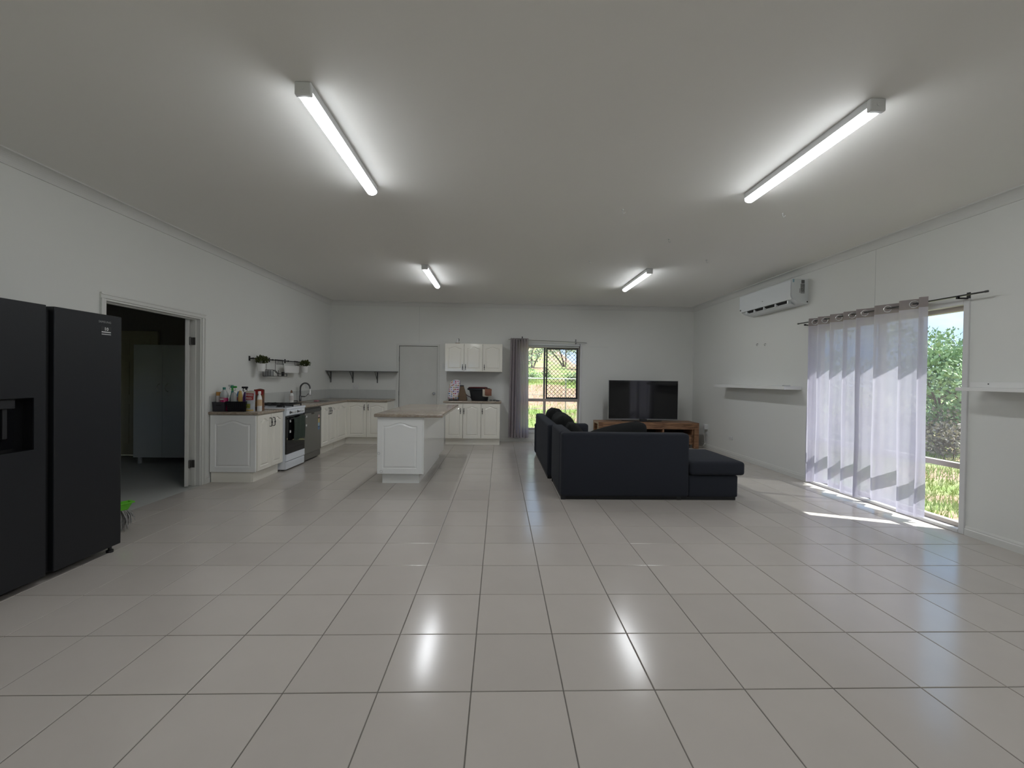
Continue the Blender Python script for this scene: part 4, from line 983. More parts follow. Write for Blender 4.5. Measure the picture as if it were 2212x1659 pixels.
# ------------------------------------------------------------------ things on the right worktop
def rainbow_mat():
    m = mat('rainbow_print', (0.75, 0.73, 0.76), 0.6)
    nt = m.node_tree; n = nt.nodes; l = nt.links; p = n['Principled BSDF']
    tc = n.new('ShaderNodeTexCoord'); mp = n.new('ShaderNodeMapping'); mp.inputs['Scale'].default_value = (23, 0.001, 23)
    vo = n.new('ShaderNodeTexVoronoi'); vo.feature = 'F1'; vo.inputs['Scale'].default_value = 1.0; vo.inputs['Randomness'].default_value = 0.35
    cr = n.new('ShaderNodeValToRGB'); cr.color_ramp.interpolation = 'CONSTANT'; e = cr.color_ramp.elements
    e[0].position = 0; e[0].color = (0, 0, 0, 1); e[1].position = 0.14; e[1].color = (1, 1, 1, 1); k = e.new(0.40); k.color = (0, 0, 0, 1)
    hv = n.new('ShaderNodeValToRGB'); hv.color_ramp.interpolation = 'CONSTANT'; q = hv.color_ramp.elements
    cols = [(0.35, 0.01, 0.08), (0.10, 0.04, 0.25), (0.12, 0.25, 0.50), (0.45, 0.16, 0.06), (0.14, 0.20, 0.12), (0.45, 0.28, 0.05)]
    q[0].color = (*cols[0], 1); q[1].position = 1 / 6; q[1].color = (*cols[1], 1)
    for i in range(2, 6): z = q.new(i / 6); z.color = (*cols[i], 1)
    sp = n.new('ShaderNodeSeparateColor'); mx = n.new('ShaderNodeMixRGB'); mx.inputs[1].default_value = (0.72, 0.68, 0.74, 1)
    l.new(tc.outputs['Object'], mp.inputs[0]); l.new(mp.outputs[0], vo.inputs['Vector']); l.new(vo.outputs['Distance'], cr.inputs[0]); l.new(vo.outputs['Color'], sp.inputs[0]); l.new(sp.outputs[0], hv.inputs[0])
    vs = n.new('ShaderNodeVectorMath'); vs.operation = 'SUBTRACT'; sz = n.new('ShaderNodeSeparateXYZ'); gt = n.new('ShaderNodeMath'); gt.operation = 'GREATER_THAN'; gt.inputs[1].default_value = -0.20
    mu = n.new('ShaderNodeMath'); mu.operation = 'MULTIPLY'
    l.new(mp.outputs[0], vs.inputs[0]); l.new(vo.outputs['Position'], vs.inputs[1]); l.new(vs.outputs[0], sz.inputs[0]); l.new(sz.outputs[2], gt.inputs[0])
    l.new(cr.outputs[0], mu.inputs[0]); l.new(gt.outputs[0], mu.inputs[1])
    l.new(mu.outputs[0], mx.inputs[0]); l.new(hv.outputs[0], mx.inputs[2]); l.new(mx.outputs[0], p.inputs['Base Color'])
    return m
def loft(bm, sections, n=20, power=3.0):
    """sections: (cx, cy, z, rx, ry) super-ellipse rings"""
    rings = []
    for cx, cy, z, rx, ry in sections:
        r = []
        for k in range(n):
            a = 2 * math.pi * k / n; ca, sa = math.cos(a), math.sin(a)
            r.append(bm.verts.new((cx + rx * math.copysign(abs(ca) ** (2 / power), ca), cy + ry * math.copysign(abs(sa) ** (2 / power), sa), z)))
        rings.append(r)
    for a, b in zip(rings, rings[1:]):
        for k in range(n): bm.faces.new((a[k], a[(k + 1) % n], b[(k + 1) % n], b[k]))
    bm.faces.new(rings[0][::-1]); bm.faces.new(rings[-1])
def right_counter():
    z = 0.8865
    t = thing('backpack', 'white backpack printed with small coloured rainbows', 'backpack', (-0.955, 8.60, z))
    bm = bmesh.new(); loft(bm, [(-0.01, 0, 0.0, 0.085, 0.07), (-0.012, 0, 0.02, 0.112, 0.085), (0.0, 0, 0.16, 0.118, 0.09), (0.018, 0, 0.30, 0.115, 0.085), (0.035, 0, 0.39, 0.100, 0.07), (0.045, 0, 0.42, 0.07, 0.045), (0.048, 0, 0.43, 0.03, 0.02)])
    obj('bag_body', bm, rainbow_mat(), t, smooth=60)
    bm = bmesh.new(); loft(bm, [(-0.01, -0.092, 0.035, 0.075, 0.012), (-0.008, -0.100, 0.05, 0.085, 0.022), (0.0, -0.100, 0.13, 0.085, 0.022), (0.002, -0.096, 0.15, 0.07, 0.012)]); obj('front_pocket', bm, MATS['rainbow_print'], t, smooth=60)
    obj('bag_base', B((-0.105, 0.085, -0.088, 0.07, 0.0, 0.028), bev=0.02), M_BLACKP, t)
    obj('top_loop', T([(0.06, 0, 0.40), (0.085, 0, 0.425), (0.115, 0, 0.40), (0.115, 0, 0.35)], 0.006, 6), M_BLACKP, t)
    obj('shoulder_strap', T([(0.09, 0.05, 0.36), (0.135, 0.055, 0.25), (0.14, 0.06, 0.10), (0.10, 0.06, 0.02)], 0.012, 6), mat('maroon_strap', (0.06, 0.012, 0.02), 0.8), t)
    t = thing('paper_bag', 'brown folded bag leaning against the rainbow backpack', 'bag', (-0.765, 8.58, z))
    m = mat('brown_bag', (0.145, 0.10, 0.065), 0.85, bump=(18, 0.5))
    bm = bmesh.new(); loft(bm, [(0, 0, 0, 0.085, 0.05), (0, 0, 0.01, 0.092, 0.055), (-0.005, 0, 0.10, 0.083, 0.05), (-0.012, 0, 0.22, 0.055, 0.03), (-0.015, 0, 0.295, 0.035, 0.012), (-0.012, 0, 0.315, 0.028, 0.008)], power=4)
    obj('bag_body', bm, m, t)
    obj('clip', B((-0.055, 0.020, -0.012, 0.012, 0.285, 0.318), bev=0.005), M_BLACKP, t)
    obj('side_strap', T([(0.06, 0.02, 0.13), (0.11, 0.02, 0.09), (0.155, 0.02, 0.075), (0.165, 0.02, 0.05)], 0.008, 6), MATS['maroon_strap'], t)
    t = thing('plastic_tub', 'black plastic tub with dark red inside on the worktop', 'tub', (-0.425, 8.60, z))
    m = mat('black_tub', (0.012, 0.014, 0.018), 0.4); mr = mat('tub_red', (0.11, 0.010, 0.014), 0.45)
    bm = bmesh.new(); n = 24
    def ring(rx, ry, zz, cx=0.0): return [bm.verts.new((cx + rx * math.cos(2 * math.pi * k / n), ry * math.sin(2 * math.pi * k / n), zz)) for k in range(n)]
    rs = [ring(0.165, 0.11, 0.0, 0.01), ring(0.175, 0.12, 0.02, 0.008), ring(0.205, 0.145, 0.215), ring(0.238, 0.165, 0.222, -0.01), ring(0.240, 0.168, 0.255, -0.012), ring(0.215, 0.15, 0.262, -0.010), ring(0.16, 0.11, 0.02, 0.008)]
    for a, b in zip(rs, rs[1:]):
        for k in range(n): bm.faces.new((a[k], a[(k + 1) % n], b[(k + 1) % n], b[k]))
    bm.faces.new(rs[0][::-1]); bm.faces.new(rs[-1]); obj('tub_shell', bm, m, t, smooth=45)
    bm = bmesh.new(); lathe(bm, [(0.198, 0.2625), (0.205, 0.274), (0.180, 0.283), (0.0, 0.276)], n=24, sx=1.0, sy=0.72, cx=-0.03); obj('red_lid', bm, mr, t, smooth=45)
    t = thing('folded_cloth', 'cream and tan cloth hanging over the tub rim', 'cloth', (-0.265, 8.46, z))
    mc = mat('cream_cloth', (0.55, 0.50, 0.41), 0.9); mt = mat('tan_cloth', (0.24, 0.105, 0.07), 0.9, bump=(60, 0.4))
    bm = bmesh.new(); prof = [(0.10, 0.225), (0.06, 0.255), (0.02, 0.262), (-0.018, 0.245), (-0.028, 0.20), (-0.030, 0.115)]
    def drape(x0, x1, off, zlow):
        b = bmesh.new(); nx = 8
        V = [[b.verts.new((x0 + (x1 - x0) * i / nx, y - off - 0.004 * math.sin(i * 1.7 + k), (zz if k < 5 else zlow) - 0.006 * math.sin(i / nx * 5) - 0.02 * i / nx)) for i in range(nx + 1)] for k, (y, zz) in enumerate(prof)]
        W_ = [[b.verts.new((v.co.x, v.co.y + 0.004, v.co.z - 0.004)) for v in r] for r in V]
        for G in (V, W_):
            for j in range(len(prof) - 1):
                for i in range(nx): b.faces.new((G[j][i], G[j][i + 1], G[j + 1][i + 1], G[j + 1][i]))
        for j in range(len(prof) - 1):
            for i in (0, nx): b.faces.new((V[j][i], V[j + 1][i], W_[j + 1][i], W_[j][i]))
        for i in range(nx):
            for j in (0, len(prof) - 1): b.faces.new((V[j][i], V[j][i + 1], W_[j][i + 1], W_[j][i]))
        return b
    bm.free()
    obj('cream_layer', drape(-0.085, 0.055, 0.0, 0.105), mc, t, smooth=60); obj('tan_layer', drape(-0.040, 0.098, 0.010, 0.125), mt, t, smooth=60)
    t = thing('sunglasses', 'dark sunglasses lying on the end of the worktop', 'glasses', (-0.10, 8.52, z))
    for s in (-1, 1):
        obj('lens', L([(0, 0.004), (0.026, 0.006), (0.030, 0.018), (0.020, 0.026), (0, 0.028)], cx=-0.045 + 0.035 * s, sy=0.5), M_GLASSB, t, smooth=60)
        obj('temple', T([(-0.045 + 0.065 * s, 0, 0.018), (-0.02 + 0.07 * s, 0.07, 0.012), (0.03 + 0.04 * s, 0.10, 0.006)], 0.004, 6), M_BLACKP, t)
    tag(obj('phone_case', B((-0.075, 0.0, 8.49, 8.56, z, z + 0.014), bev=0.006), mat('navy_case', (0.012, 0.014, 0.03), 0.35)), 'small dark case beside the sunglasses', 'case')
right_counter()

# ------------------------------------------------------------------ sofa
def soft_box(x0, x1, y0, y1, z0, z1, bev=0.03, puff=0.0, seg=3):
    bm = bmesh.new(); box(bm, x0, x1, y0, y1, z0, z1, bev=bev, seg=seg)
    if puff:
        bmesh.ops.subdivide_edges(bm, edges=[e for e in bm.edges if e.calc_length() > 0.15], cuts=5, use_grid_fill=True)
        for v in bm.verts:
            u = (v.co.x - x0) / (x1 - x0) * 2 - 1; w = (v.co.y - y0) / (y1 - y0) * 2 - 1
            if v.co.z > (z0 + z1) / 2: v.co.z += puff * max(0, (1 - u ** 4)) * max(0, (1 - w ** 4))
    return bm
def sofa():
    t = thing('sofa_section', 'charcoal sofa corner section with chaise seen from behind', 'sofa', (0.70, 4.58, 0))
    # local origin at the back corner
    obj('backrest', soft_box(0.0, 1.455, 0.0, 0.16, 0.035, 0.755, 0.035), M_SOFA, t, smooth=50)
    obj('side_backrest', soft_box(0.0, 0.15, 0.1605, 0.90, 0.035, 0.752, 0.03), M_SOFA, t, smooth=50)
    obj('base', soft_box(0.15, 1.455, 0.161, 0.86, 0.035, 0.28, 0.02), M_SOFA, t, smooth=50)
    obj('chaise_base', soft_box(1.457, 2.025, 0.02, 0.86, 0.035, 0.285, 0.02), M_SOFA, t, smooth=50)
    obj('seat_cushion', soft_box(0.155, 1.44, 0.17, 0.88, 0.285, 0.43, 0.035, 0.02), M_SOFA, t, smooth=50)
    obj('chaise_cushion', soft_box(1.462, 2.085, -0.02, 0.86, 0.290, 0.445, 0.035, 0.012), M_SOFA, t, smooth=50)
    for x, y in ((0.03, 0.03), (1.98, 0.06), (0.03, 0.84), (1.98, 0.80), (1.35, 0.03)):
        obj('foot', B((x - 0.025, x + 0.025, y, y + 0.05, 0.0, 0.036)), M_BLACKP, t)
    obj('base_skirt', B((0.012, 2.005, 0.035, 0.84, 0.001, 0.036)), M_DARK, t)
    t = thing('sofa_section', 'charcoal two seat sofa section with arm facing the television', 'sofa', (0.655, 5.56, 0))
    obj('backrest', soft_box(0.0, 0.15, 0.0, 1.86, 0.035, 0.735, 0.03), M_SOFA, t, smooth=50)
    obj('base', soft_box(0.15, 0.93, 0.0, 1.70, 0.035, 0.28, 0.02), M_SOFA, t, smooth=50)
    obj('arm', soft_box(-0.02, 0.93, 1.70, 1.88, 0.035, 0.565, 0.04), M_SOFA, t, smooth=50)
    obj('seat_cushion', soft_box(0.155, 0.93, 0.01, 0.85, 0.285, 0.43, 0.035, 0.02), M_SOFA, t, smooth=50)
    obj('seat_cushion', soft_box(0.155, 0.93, 0.855, 1.695, 0.285, 0.43, 0.035, 0.02), M_SOFA, t, smooth=50)
    for x in (0.03, 0.85):
        for y in (0.02, 1.80): obj('foot', B((x, x + 0.05, y, y + 0.05, 0.0, 0.036)), M_BLACKP, t)
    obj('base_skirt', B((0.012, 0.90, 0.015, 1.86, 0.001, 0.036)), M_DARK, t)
sofa()

def cushion(label, loc, w, h, d, rot, seed):
    bm = bmesh.new(); n = 14; rnd = random.Random(seed); G = {}
    for s in (-1, 1):
        for j in range(n + 1):
            for i in range(n + 1):
                u, v = i / n * 2 - 1, j / n * 2 - 1
                k = (1 - abs(u) ** 2.6) * (1 - abs(v) ** 2.6)
                sh = 1 - 0.07 * (1 - abs(v) ** 2) if abs(u) == 1 else 1
                G[s, i, j] = bm.verts.new((u * w / 2 * (1 - 0.03 * (1 - v * v) - 0.11 * v ** 6), s * (d / 2 * max(k, 0) ** 0.45 + 0.004 + 0.008 * math.sin(3 * u + seed) * k), v * h / 2 * (1 - 0.03 * (1 - u * u) - 0.16 * u ** 6) - 0.02 * math.sin(2 * u + seed)))
    for s in (-1, 1):
        for j in range(n):
            for i in range(n): bm.faces.new((G[s, i, j], G[s, i + 1, j], G[s, i + 1, j + 1], G[s, i, j + 1]))
    for k in range(n):
        for a, b in (((0, k), (0, k + 1)), ((n, k), (n, k + 1)), ((k, 0), (k + 1, 0)), ((k, n), (k + 1, n))):
            bm.faces.new((G[-1, *a], G[-1, *b], G[1, *b], G[1, *a]))
    o = tag(obj('cushion', bm, M_SOFAB, smooth=70), label, 'cushion', 'dark sofa cushions')
    o.location = loc; o.rotation_euler = rot
cushion('black back cushion at the arm end of the two seat section', (0.95, 6.98, 0.655), 0.60, 0.46, 0.30, (R(-12), 0, R(90)), 1)
cushion('black back cushion in the middle of the two seat section', (0.95, 6.10, 0.635), 0.66, 0.46, 0.32, (R(-14), 0, R(90)), 2)
cushion('black cushion lying over the gap between the sofa sections', (1.02, 5.42, 0.60), 0.46, 0.42, 0.20, (R(-30), R(8), R(80)), 3)
cushion('long black cushion leaning on the camera side backrest', (1.40, 4.90, 0.61), 0.80, 0.42, 0.24, (R(14), R(-9), R(4)), 4)

# ------------------------------------------------------------------ television and unit
def tv_unit():
    t = thing('tv_unit', 'rustic brown timber television unit with open shelves', 'tv unit', (1.97, 8.13, 0))
    w, d, h = 2.03, 0.47, 0.515; l = 0.095
    n = 4
    for k in range(n):                       # top planks
        y0 = d / n * k; obj('plank', B((0.0, w, y0 + 0.0008, y0 + d / n - 0.0008, h - 0.045, h), bev=0.003), M_WOOD, t)
    for x in (0.0, w - l):
        for y in (0.0, d - 0.09): obj('leg', B((x, x + l, y, y + 0.09, 0, h - 0.045), bev=0.004), M_WOOD, t)
    obj('front_rail', B((l, w - l, 0.004, 0.03, h - 0.13, h - 0.045), bev=0.002), M_WOOD, t)
    for x in (l + 0.01, w - l - 0.03): obj('side_panel', B((x, x + 0.02, 0.03, d - 0.02, 0.10, h - 0.045)), M_WOOD, t)
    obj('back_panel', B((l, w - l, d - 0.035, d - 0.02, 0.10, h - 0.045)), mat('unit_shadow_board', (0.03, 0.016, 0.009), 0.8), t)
    obj('shelf', B((l + 0.03, w - l - 0.03, 0.02, d - 0.036, 0.245, 0.268)), M_WOOD, t)
    obj('bottom_board', B((l + 0.03, w - l - 0.03, 0.02, d - 0.036, 0.08, 0.10)), M_WOOD, t)
    xs = [l + 0.03 + (w - 2 * l - 0.06) * k / 3 for k in range(4)]
    for x in xs[1:3]: obj('divider', B((x - 0.014, x + 0.014, 0.012, d - 0.036, 0.100, h - 0.13)), M_WOOD, t)
    for k in range(3):
        a, b = xs[k] + 0.017, xs[k + 1] - 0.017
        dr = obj('drawer', B((a, b, 0.008, 0.03, 0.104, 0.242), bev=0.003), M_WOOD, t)
        obj('knob', L([(0, 0), (0.012, 0), (0.010, 0.012), (0.016, 0.024), (0, 0.028)], n=12), M_BLACK, dr, loc=((a + b) / 2, 0.008, 0.18), rot=(R(90), 0, 0))
tv_unit()
def tv():
    t = thing('television', 'large flat black television with silver edge on a curved stand', 'television', (2.935, 8.34, 0.516))
    w, h, z0 = 1.436, 0.80, 0.038
    obj('bezel', B((-w / 2, w / 2, 0.0, 0.025, z0, z0 + h), bev=0.004), M_TVB, t)
    obj('screen', B((-w / 2 + 0.008, w / 2 - 0.008, -0.0015, 0.004, z0 + 0.014, z0 + h - 0.008)), M_SCREEN, t)
    obj('rear_housing', soft_box(-w / 2 + 0.12, w / 2 - 0.12, 0.025, 0.07, z0 + 0.08, z0 + 0.55, 0.018), M_BLACKP, t)
    bm = bmesh.new(); n = 24; o = []; i_ = []
    pts = [(0.42 * math.cos(math.pi + math.pi * k / n), 0.09 + 0.17 * math.sin(math.pi + math.pi * k / n) * 1.0) for k in range(n + 1)]
    pts += [(0.36 * math.cos(math.pi * 2 - math.pi * k / n), 0.09 + 0.11 * math.sin(2 * math.pi - math.pi * k / n)) for k in range(n + 1)]
    prism(bm, [pts], 0.0, 0.012); obj('stand', bm, M_BLACKP, t)
    obj('stand_neck', B((-0.07, 0.07, -0.055, 0.03, 0.010, 0.05), bev=0.006), M_BLACKP, t)
tv()

# ------------------------------------------------------------------ air conditioner, shelves, hooks
def aircon():
    t = thing('air_conditioner', 'white split system air conditioner high on the wall', 'air conditioner', (XR, 5.55, 2.43))
    l = 1.215
    prof = [(0, 0.350), (-0.225, 0.345), (-0.235, 0.335), (-0.235, 0.12), (-0.215, 0.075), (-0.16, 0.035), (-0.08, 0.012), (0, 0.003)]
    M_AC = mat('aircon_plastic', (0.66, 0.685, 0.70), 0.22, coat=0.2)
    b = obj('body', X(prof, 'y', 0.0, l), M_AC, t, smooth=35)
    f = obj('front_panel', X([(-0.236, 0.338), (-0.246, 0.328), (-0.248, 0.115), (-0.232, 0.068), (-0.225, 0.075), (-0.236, 0.12)], 'y', 0.006, l - 0.006), M_AC, t, smooth=35)
    obj('air_slot', X([(-0.212, 0.0655), (-0.176, 0.038), (-0.180, 0.034), (-0.217, 0.063)], 'y', 0.09, l - 0.14), M_DARK, t)
    obj('louvre', X([(-0.186, 0.030), (-0.12, 0.004), (-0.118, 0.008), (-0.183, 0.036)], 'y', 0.10, l - 0.15), M_AC, t)
    for y in (0.10, 0.36, 0.62, 0.86, 1.06):
        bm = bmesh.new(); box(bm, -0.222, -0.170, y - 0.012, y + 0.012, 0.020, 0.066, bev=0.006); obj('louvre_clip', bm, M_AC, t)
    obj('display', B((-0.2475, -0.244, l - 0.05, l - 0.02, 0.09, 0.13)), M_GREY, f)
    obj('logo_mark', B((-0.2486, -0.2475, l * 0.50 - 0.014, l * 0.50 + 0.014, 0.142, 0.150)), M_GREY, f)
    m = mat('rating_label', (0.09, 0.09, 0.09), 0.5, var=(90, 0.9, (0.34, 0.35, 0.35)))
    e = thing('end_labels', None); e.parent = t; e.name = 'end_labels'
    for x0, x1, z0, z1, mm in ((-0.100, -0.055, 0.285, 0.332, M_GREY), (-0.110, -0.052, 0.165, 0.280, m), (-0.110, -0.052, 0.150, 0.160, M_GREY), (-0.124, -0.117, 0.155, 0.215, m)):
        obj('label_print', B((x0, x1, -0.0012, 0.0, z0, z1)), mm, b)
    obj('blue_tag', B((-0.222, -0.200, -0.0014, 0.0, 0.300, 0.342)), mat('blue_tag', (0.22, 0.38, 0.48), 0.5), b)
    obj('drain_plug', L([(0, 0), (0.010, 0), (0.008, 0.003), (0, 0.003)], n=10), M_BLACKP, b, loc=(-0.012, 0.0, 0.035), rot=(R(90), 0, 0))
    bpy.data.objects.remove(e)
aircon()

def float_shelf():
    t = thing('floating_shelf', 'thick white floating shelf below the air conditioner', 'shelf', (XR, 5.64, 1.252))
    obj('board', B((-0.25, 0, 0, 1.87, 0, 0.048), bev=0.002), M_WHITE, t)
    obj('wall_cleat', B((-0.02, 0.0, 0.05, 1.82, -0.004, 0.0)), M_WHITEP, t)
    tag(obj('white_booklet', B((XR - 0.22, XR - 0.10, 5.72, 5.98, 1.3005, 1.315), bev=0.003), M_WHITEP), 'flat white booklet lying on the floating shelf', 'booklet')  # built as a small flat white book
    t = thing('floating_shelf', 'white ledge shelf with back lip beside the tall window', 'shelf', (XR, 0.9, 1.300))
    obj('board', B((-0.25, 0, 0, 2.575, 0, 0.030), bev=0.002), M_WHITE, t)
    obj('back_lip', B((-0.018, 0, 0.0, 2.66, 0.030, 0.078), bev=0.002), M_WHITE, t)
    obj('screw', L([(0, 0), (0.005, 0), (0.005, 0.002), (0, 0.002)], n=10), M_BLACK, t, loc=(-0.0185, 2.52, 0.062), rot=(0, -R(90), 0))
float_shelf()
for i, (y, z) in enumerate(((6.639, 1.969), (6.438, 1.953))):
    t = thing('wall_hook', 'small dark screw hook on the wall above the floating shelf', 'hook', (XR, y, z), group='screw hooks above the floating shelf')
    obj('screw_hook', T([(0.002, 0, 0.010), (-0.014, 0, 0.012), (-0.024, 0, 0.0), (-0.022, 0, -0.016), (-0.012, 0, -0.020), (-0.008, 0, -0.012)], 0.0035, 6), M_GREY, t)
    obj('rose', L([(0, 0), (0.007, 0), (0.006, 0.003), (0, 0.003)], n=10), M_GREY, t, loc=(0, 0, 0.010), rot=(0, -R(90), 0))

# ------------------------------------------------------------------ curtains
def right_curtain():
    xr = 4.112; ey = [3.845, 3.992, 4.272, 4.547, 4.712, 4.901, 5.116, 5.283, 5.42]
    t = thing('curtain', 'long sheer lilac grey curtain with metal eyelets at the tall window', 'curtain', (XR, 3.845, 0.0))
    n = 230; y0, y1 = 3.85, 5.49; A = 0.042
    def phase(y):
        if y <= ey[0]: return -1.5 * math.pi * 0 + (y - ey[0]) * 20
        for k in range(len(ey) - 1):
            if y <= ey[k + 1]: return (k + (y - ey[k]) / (ey[k + 1] - ey[k])) * 2 * math.pi
        return (len(ey) - 1) * 2 * math.pi + (y - ey[-1]) * 20
    def shape(y, v):                               # v 0 top .. 1 bottom
        p = phase(y)
        s = math.sin(p) - 0.36 * math.sin(2 * p) + 0.12 * math.sin(3 * p)
        if y > 5.40: s *= max(0.0, 1 - (y - 5.40) / 0.06)
        return xr + 0.075 * sm(5.39, 5.49, y) - A * s * (1 - 0.15 * v) + 0.006 * math.sin(9 * v + p * 0.7) * v + 0.012 * v * math.sin(p * 0.5 + 1.0)
    def zlow(y): return 0.062 + 0.018 * math.sin(y * 9)
    def sheet(z_of_v, vs):
        bm = bmesh.new(); V = []
        for v in vs:
            row = []
            for i in range(n + 1):
                y = y0 + (y1 - y0) * i / n; zz = z_of_v(v, y)
                yy = y + 0.018 * v * math.sin(phase(y) * 0.5) + (0.02 * v if i > n * 0.97 else 0)
                row.append(bm.verts.new((shape(y, v) - XR, yy - 3.845, zz)))
            V.append(row)
        for a, b in zip(V, V[1:]):
            for i in range(n): bm.faces.new((a[i], a[i + 1], b[i + 1], b[i]))
        return bm
    top = lambda y: 2.198
    obj('cloth', sheet(lambda v, y: 2.10 + (zlow(y) - 2.10) * v, [k / 24 for k in range(25)]), M_CURT, t, smooth=80)
    obj('header_band', sheet(lambda v, y: 2.198 - 0.098 * (v / 0.001) , [0, 0.0005, 0.001]), M_HEM, t, smooth=80)
    for k, y in enumerate(ey[1:-1]):
        eps = 0.004; dx = (shape(y + eps, 0) - shape(y - eps, 0)) / (2 * eps)
        tang = Vector((dx, 1, 0)).normalized(); up = Vector((0, 0, 1)); c0 = Vector((shape(y, 0) - XR, y - 3.845, 2.148))
        pts = [c0 + (tang * math.cos(a * math.pi / 9) + up * math.sin(a * math.pi / 9)) * 0.031 for a in range(18)]
        obj('eyelet', T(pts, 0.0075, 6, closed=True), M_CHROME, t, smooth=60)
    r = thing('curtain_rod', 'thin dark metal curtain rod over the tall window', 'curtain rod', (XR, 3.38, 2.155))
    obj('rod', T([(-0.104, 0, -0.008), (-0.104, 2.205, 0.010)], 0.0075, 8), M_GUN, r)
    for y in (0.0, 2.205): obj('finial', L([(0, -0.012), (0.010, -0.010), (0.010, 0.010), (0, 0.012)], n=10), M_GUN, r, loc=(-0.104, y, -0.008 if y == 0 else 0.010), rot=(R(90), 0, 0))
    for y in (0.22, 2.08): 
        bm = B((-0.112, 0.0, y - 0.008, y + 0.008, -0.030, -0.018), (-0.006, 0.0, y - 0.014, y + 0.014, -0.06, 0.03), (-0.114, -0.094, y - 0.008, y + 0.008, -0.030, -0.012))
        obj('bracket', bm, M_BLACK, r)
right_curtain()

def back_curtain():
    t = thing('curtain', 'grey curtain gathered to one side of the back window', 'curtain', (0.19, YB, 0.0))
    n = 130; bm = bmesh.new(); V = []; wt, wb = 0.375, 0.43
    for j in range(15):
        v = j / 14; row = []
        for i in range(n + 1):
            u = i / n; w = wt + (wb - wt) * v; x = (0.025 * (1 - v)) + u * w
            y = -0.105 - (0.038 + 0.006 * v) * math.sin(u * 6.5 * 2 * math.pi + 0.4 * v) - 0.012 * math.sin(u * 9 + v * 2)
            row.append(bm.verts.new((x + 0.010 * math.sin(u * 40), y, 2.215 + (0.095 + 0.012 * math.sin(u * 20) - 2.215) * v)))
        V.append(row)
    for a, b in zip(V, V[1:]):
        for i in range(n): bm.faces.new((a[i], a[i + 1], b[i + 1], b[i]))
    obj('cloth', bm, M_CURT2, t, smooth=80)
    for k in range(6):
        x = 0.045 + k * 0.062
        pts = [(x + 0.006 * math.cos(a * math.pi / 8), -0.105 + 0.022 * math.cos(a * math.pi / 8), 2.18 + 0.024 * math.sin(a * math.pi / 8)) for a in range(16)]
        obj('eyelet', T(pts, 0.005, 6, closed=True), M_GUN, t)
    r = thing('curtain_rod', 'thin sagging grey curtain rod over the back window', 'curtain rod', (0.17, YB, 2.19))
    obj('rod', T([(0, -0.105, 0.002), (0.8, -0.105, -0.018), (1.68, -0.105, -0.050)], 0.0075, 8), M_STEEL, r)
    for x, z in ((0.30, 0.0), (1.46, -0.042)):
        bm = B((x - 0.008, x + 0.008, -0.112, 0.0, z - 0.020, z - 0.010), (x - 0.012, x + 0.012, -0.006, 0.0, z - 0.03, z + 0.075)); obj('bracket', bm, M_GUN, r)
    b = thing('roller_blind', 'white rolled up roller blind at the top of the back window', 'roller blind', (BW0, YB - 0.034, 2.093))
    obj('roll', T([(0.02, 0.022, 0), (BW1 - BW0 - 0.02, 0.022, 0)], 0.024, 16), mat('blind_fabric', (0.66, 0.68, 0.68), 0.6), b, smooth=50)
    obj('bottom_rail', B((0.03, BW1 - BW0 - 0.03, 0.030, 0.042, -0.052, -0.030), bev=0.004), M_WHITEP, b)
    for x in (0.008, BW1 - BW0 - 0.016): obj('bracket', B((x, x + 0.008, 0.0, 0.034, -0.026, 0.026)), M_GUN, b)
back_curtain()

# ------------------------------------------------------------------ broom behind the refrigerator
def broom():
    t = thing('broom', 'bright green broom with grey bristles standing beside the refrigerator', 'broom', (-3.250, 3.555, 0))
    mg = mat('lime_plastic', (0.13, 0.52, 0.03), 0.35)
    bm = bmesh.new(); h0, h1 = 0.180, 0.245
    # hollow trough shaped head
    def ring(a, b, z): return [bm.verts.new((x * a, y * b, z)) for x, y in ((-1, -1), (1, -1), (1, 1), (-1, 1))]
    rs = [ring(0.10, 0.022, h0), ring(0.125, 0.034, h1 - 0.012), ring(0.140, 0.042, h1 - 0.010), ring(0.140, 0.042, h1), ring(0.122, 0.030, h1), ring(0.11, 0.024, h0 + 0.02)]
    for a, b in zip(rs, rs[1:]):
        for k in range(4): bm.faces.new((a[k], a[(k + 1) % 4], b[(k + 1) % 4], b[k]))
    bm.faces.new(rs[0][::-1]); bm.faces.new(rs[-1])
    rz = R(62)
    obj('head', bm, mg, t, rot=(0, 0, rz))
    bm = bmesh.new(); rnd = random.Random(5)
    for k in range(420):
        x = rnd.uniform(-0.095, 0.095); y = rnd.uniform(-0.02, 0.02); s = x / 0.095; q = rnd.random()
        ex = x * (0.6 + 0.4 * q) + 0.060 * s * q + rnd.uniform(-0.015, 0.015); ey = y * 3.4 + rnd.uniform(-0.02, 0.02); ez = 0.004 + 0.10 * abs(s) ** 3 * q + rnd.uniform(0, 0.015)
        tube(bm, [(x, y, h0 + 0.002), ((x + ex) / 2 + 0.012 * s, (y + ey) / 2, (h0 + ez) / 2 + 0.012), (ex, ey, ez)], [0.004, 0.0045, 0.002], 3, caps=False)
    tag(obj('bristles', bm, mat('grey_bristle', (0.20, 0.195, 0.19), 0.9, var=(40, 0.9, (0.36, 0.35, 0.34))), t, rot=(0, 0, rz)), kind='stuff')
    obj('handle', T([(0, 0, h0 + 0.02), (-0.13, -0.20, 1.25)], 0.011, 8), mat('broom_handle', (0.45, 0.46, 0.46), 0.4), t)
broom()

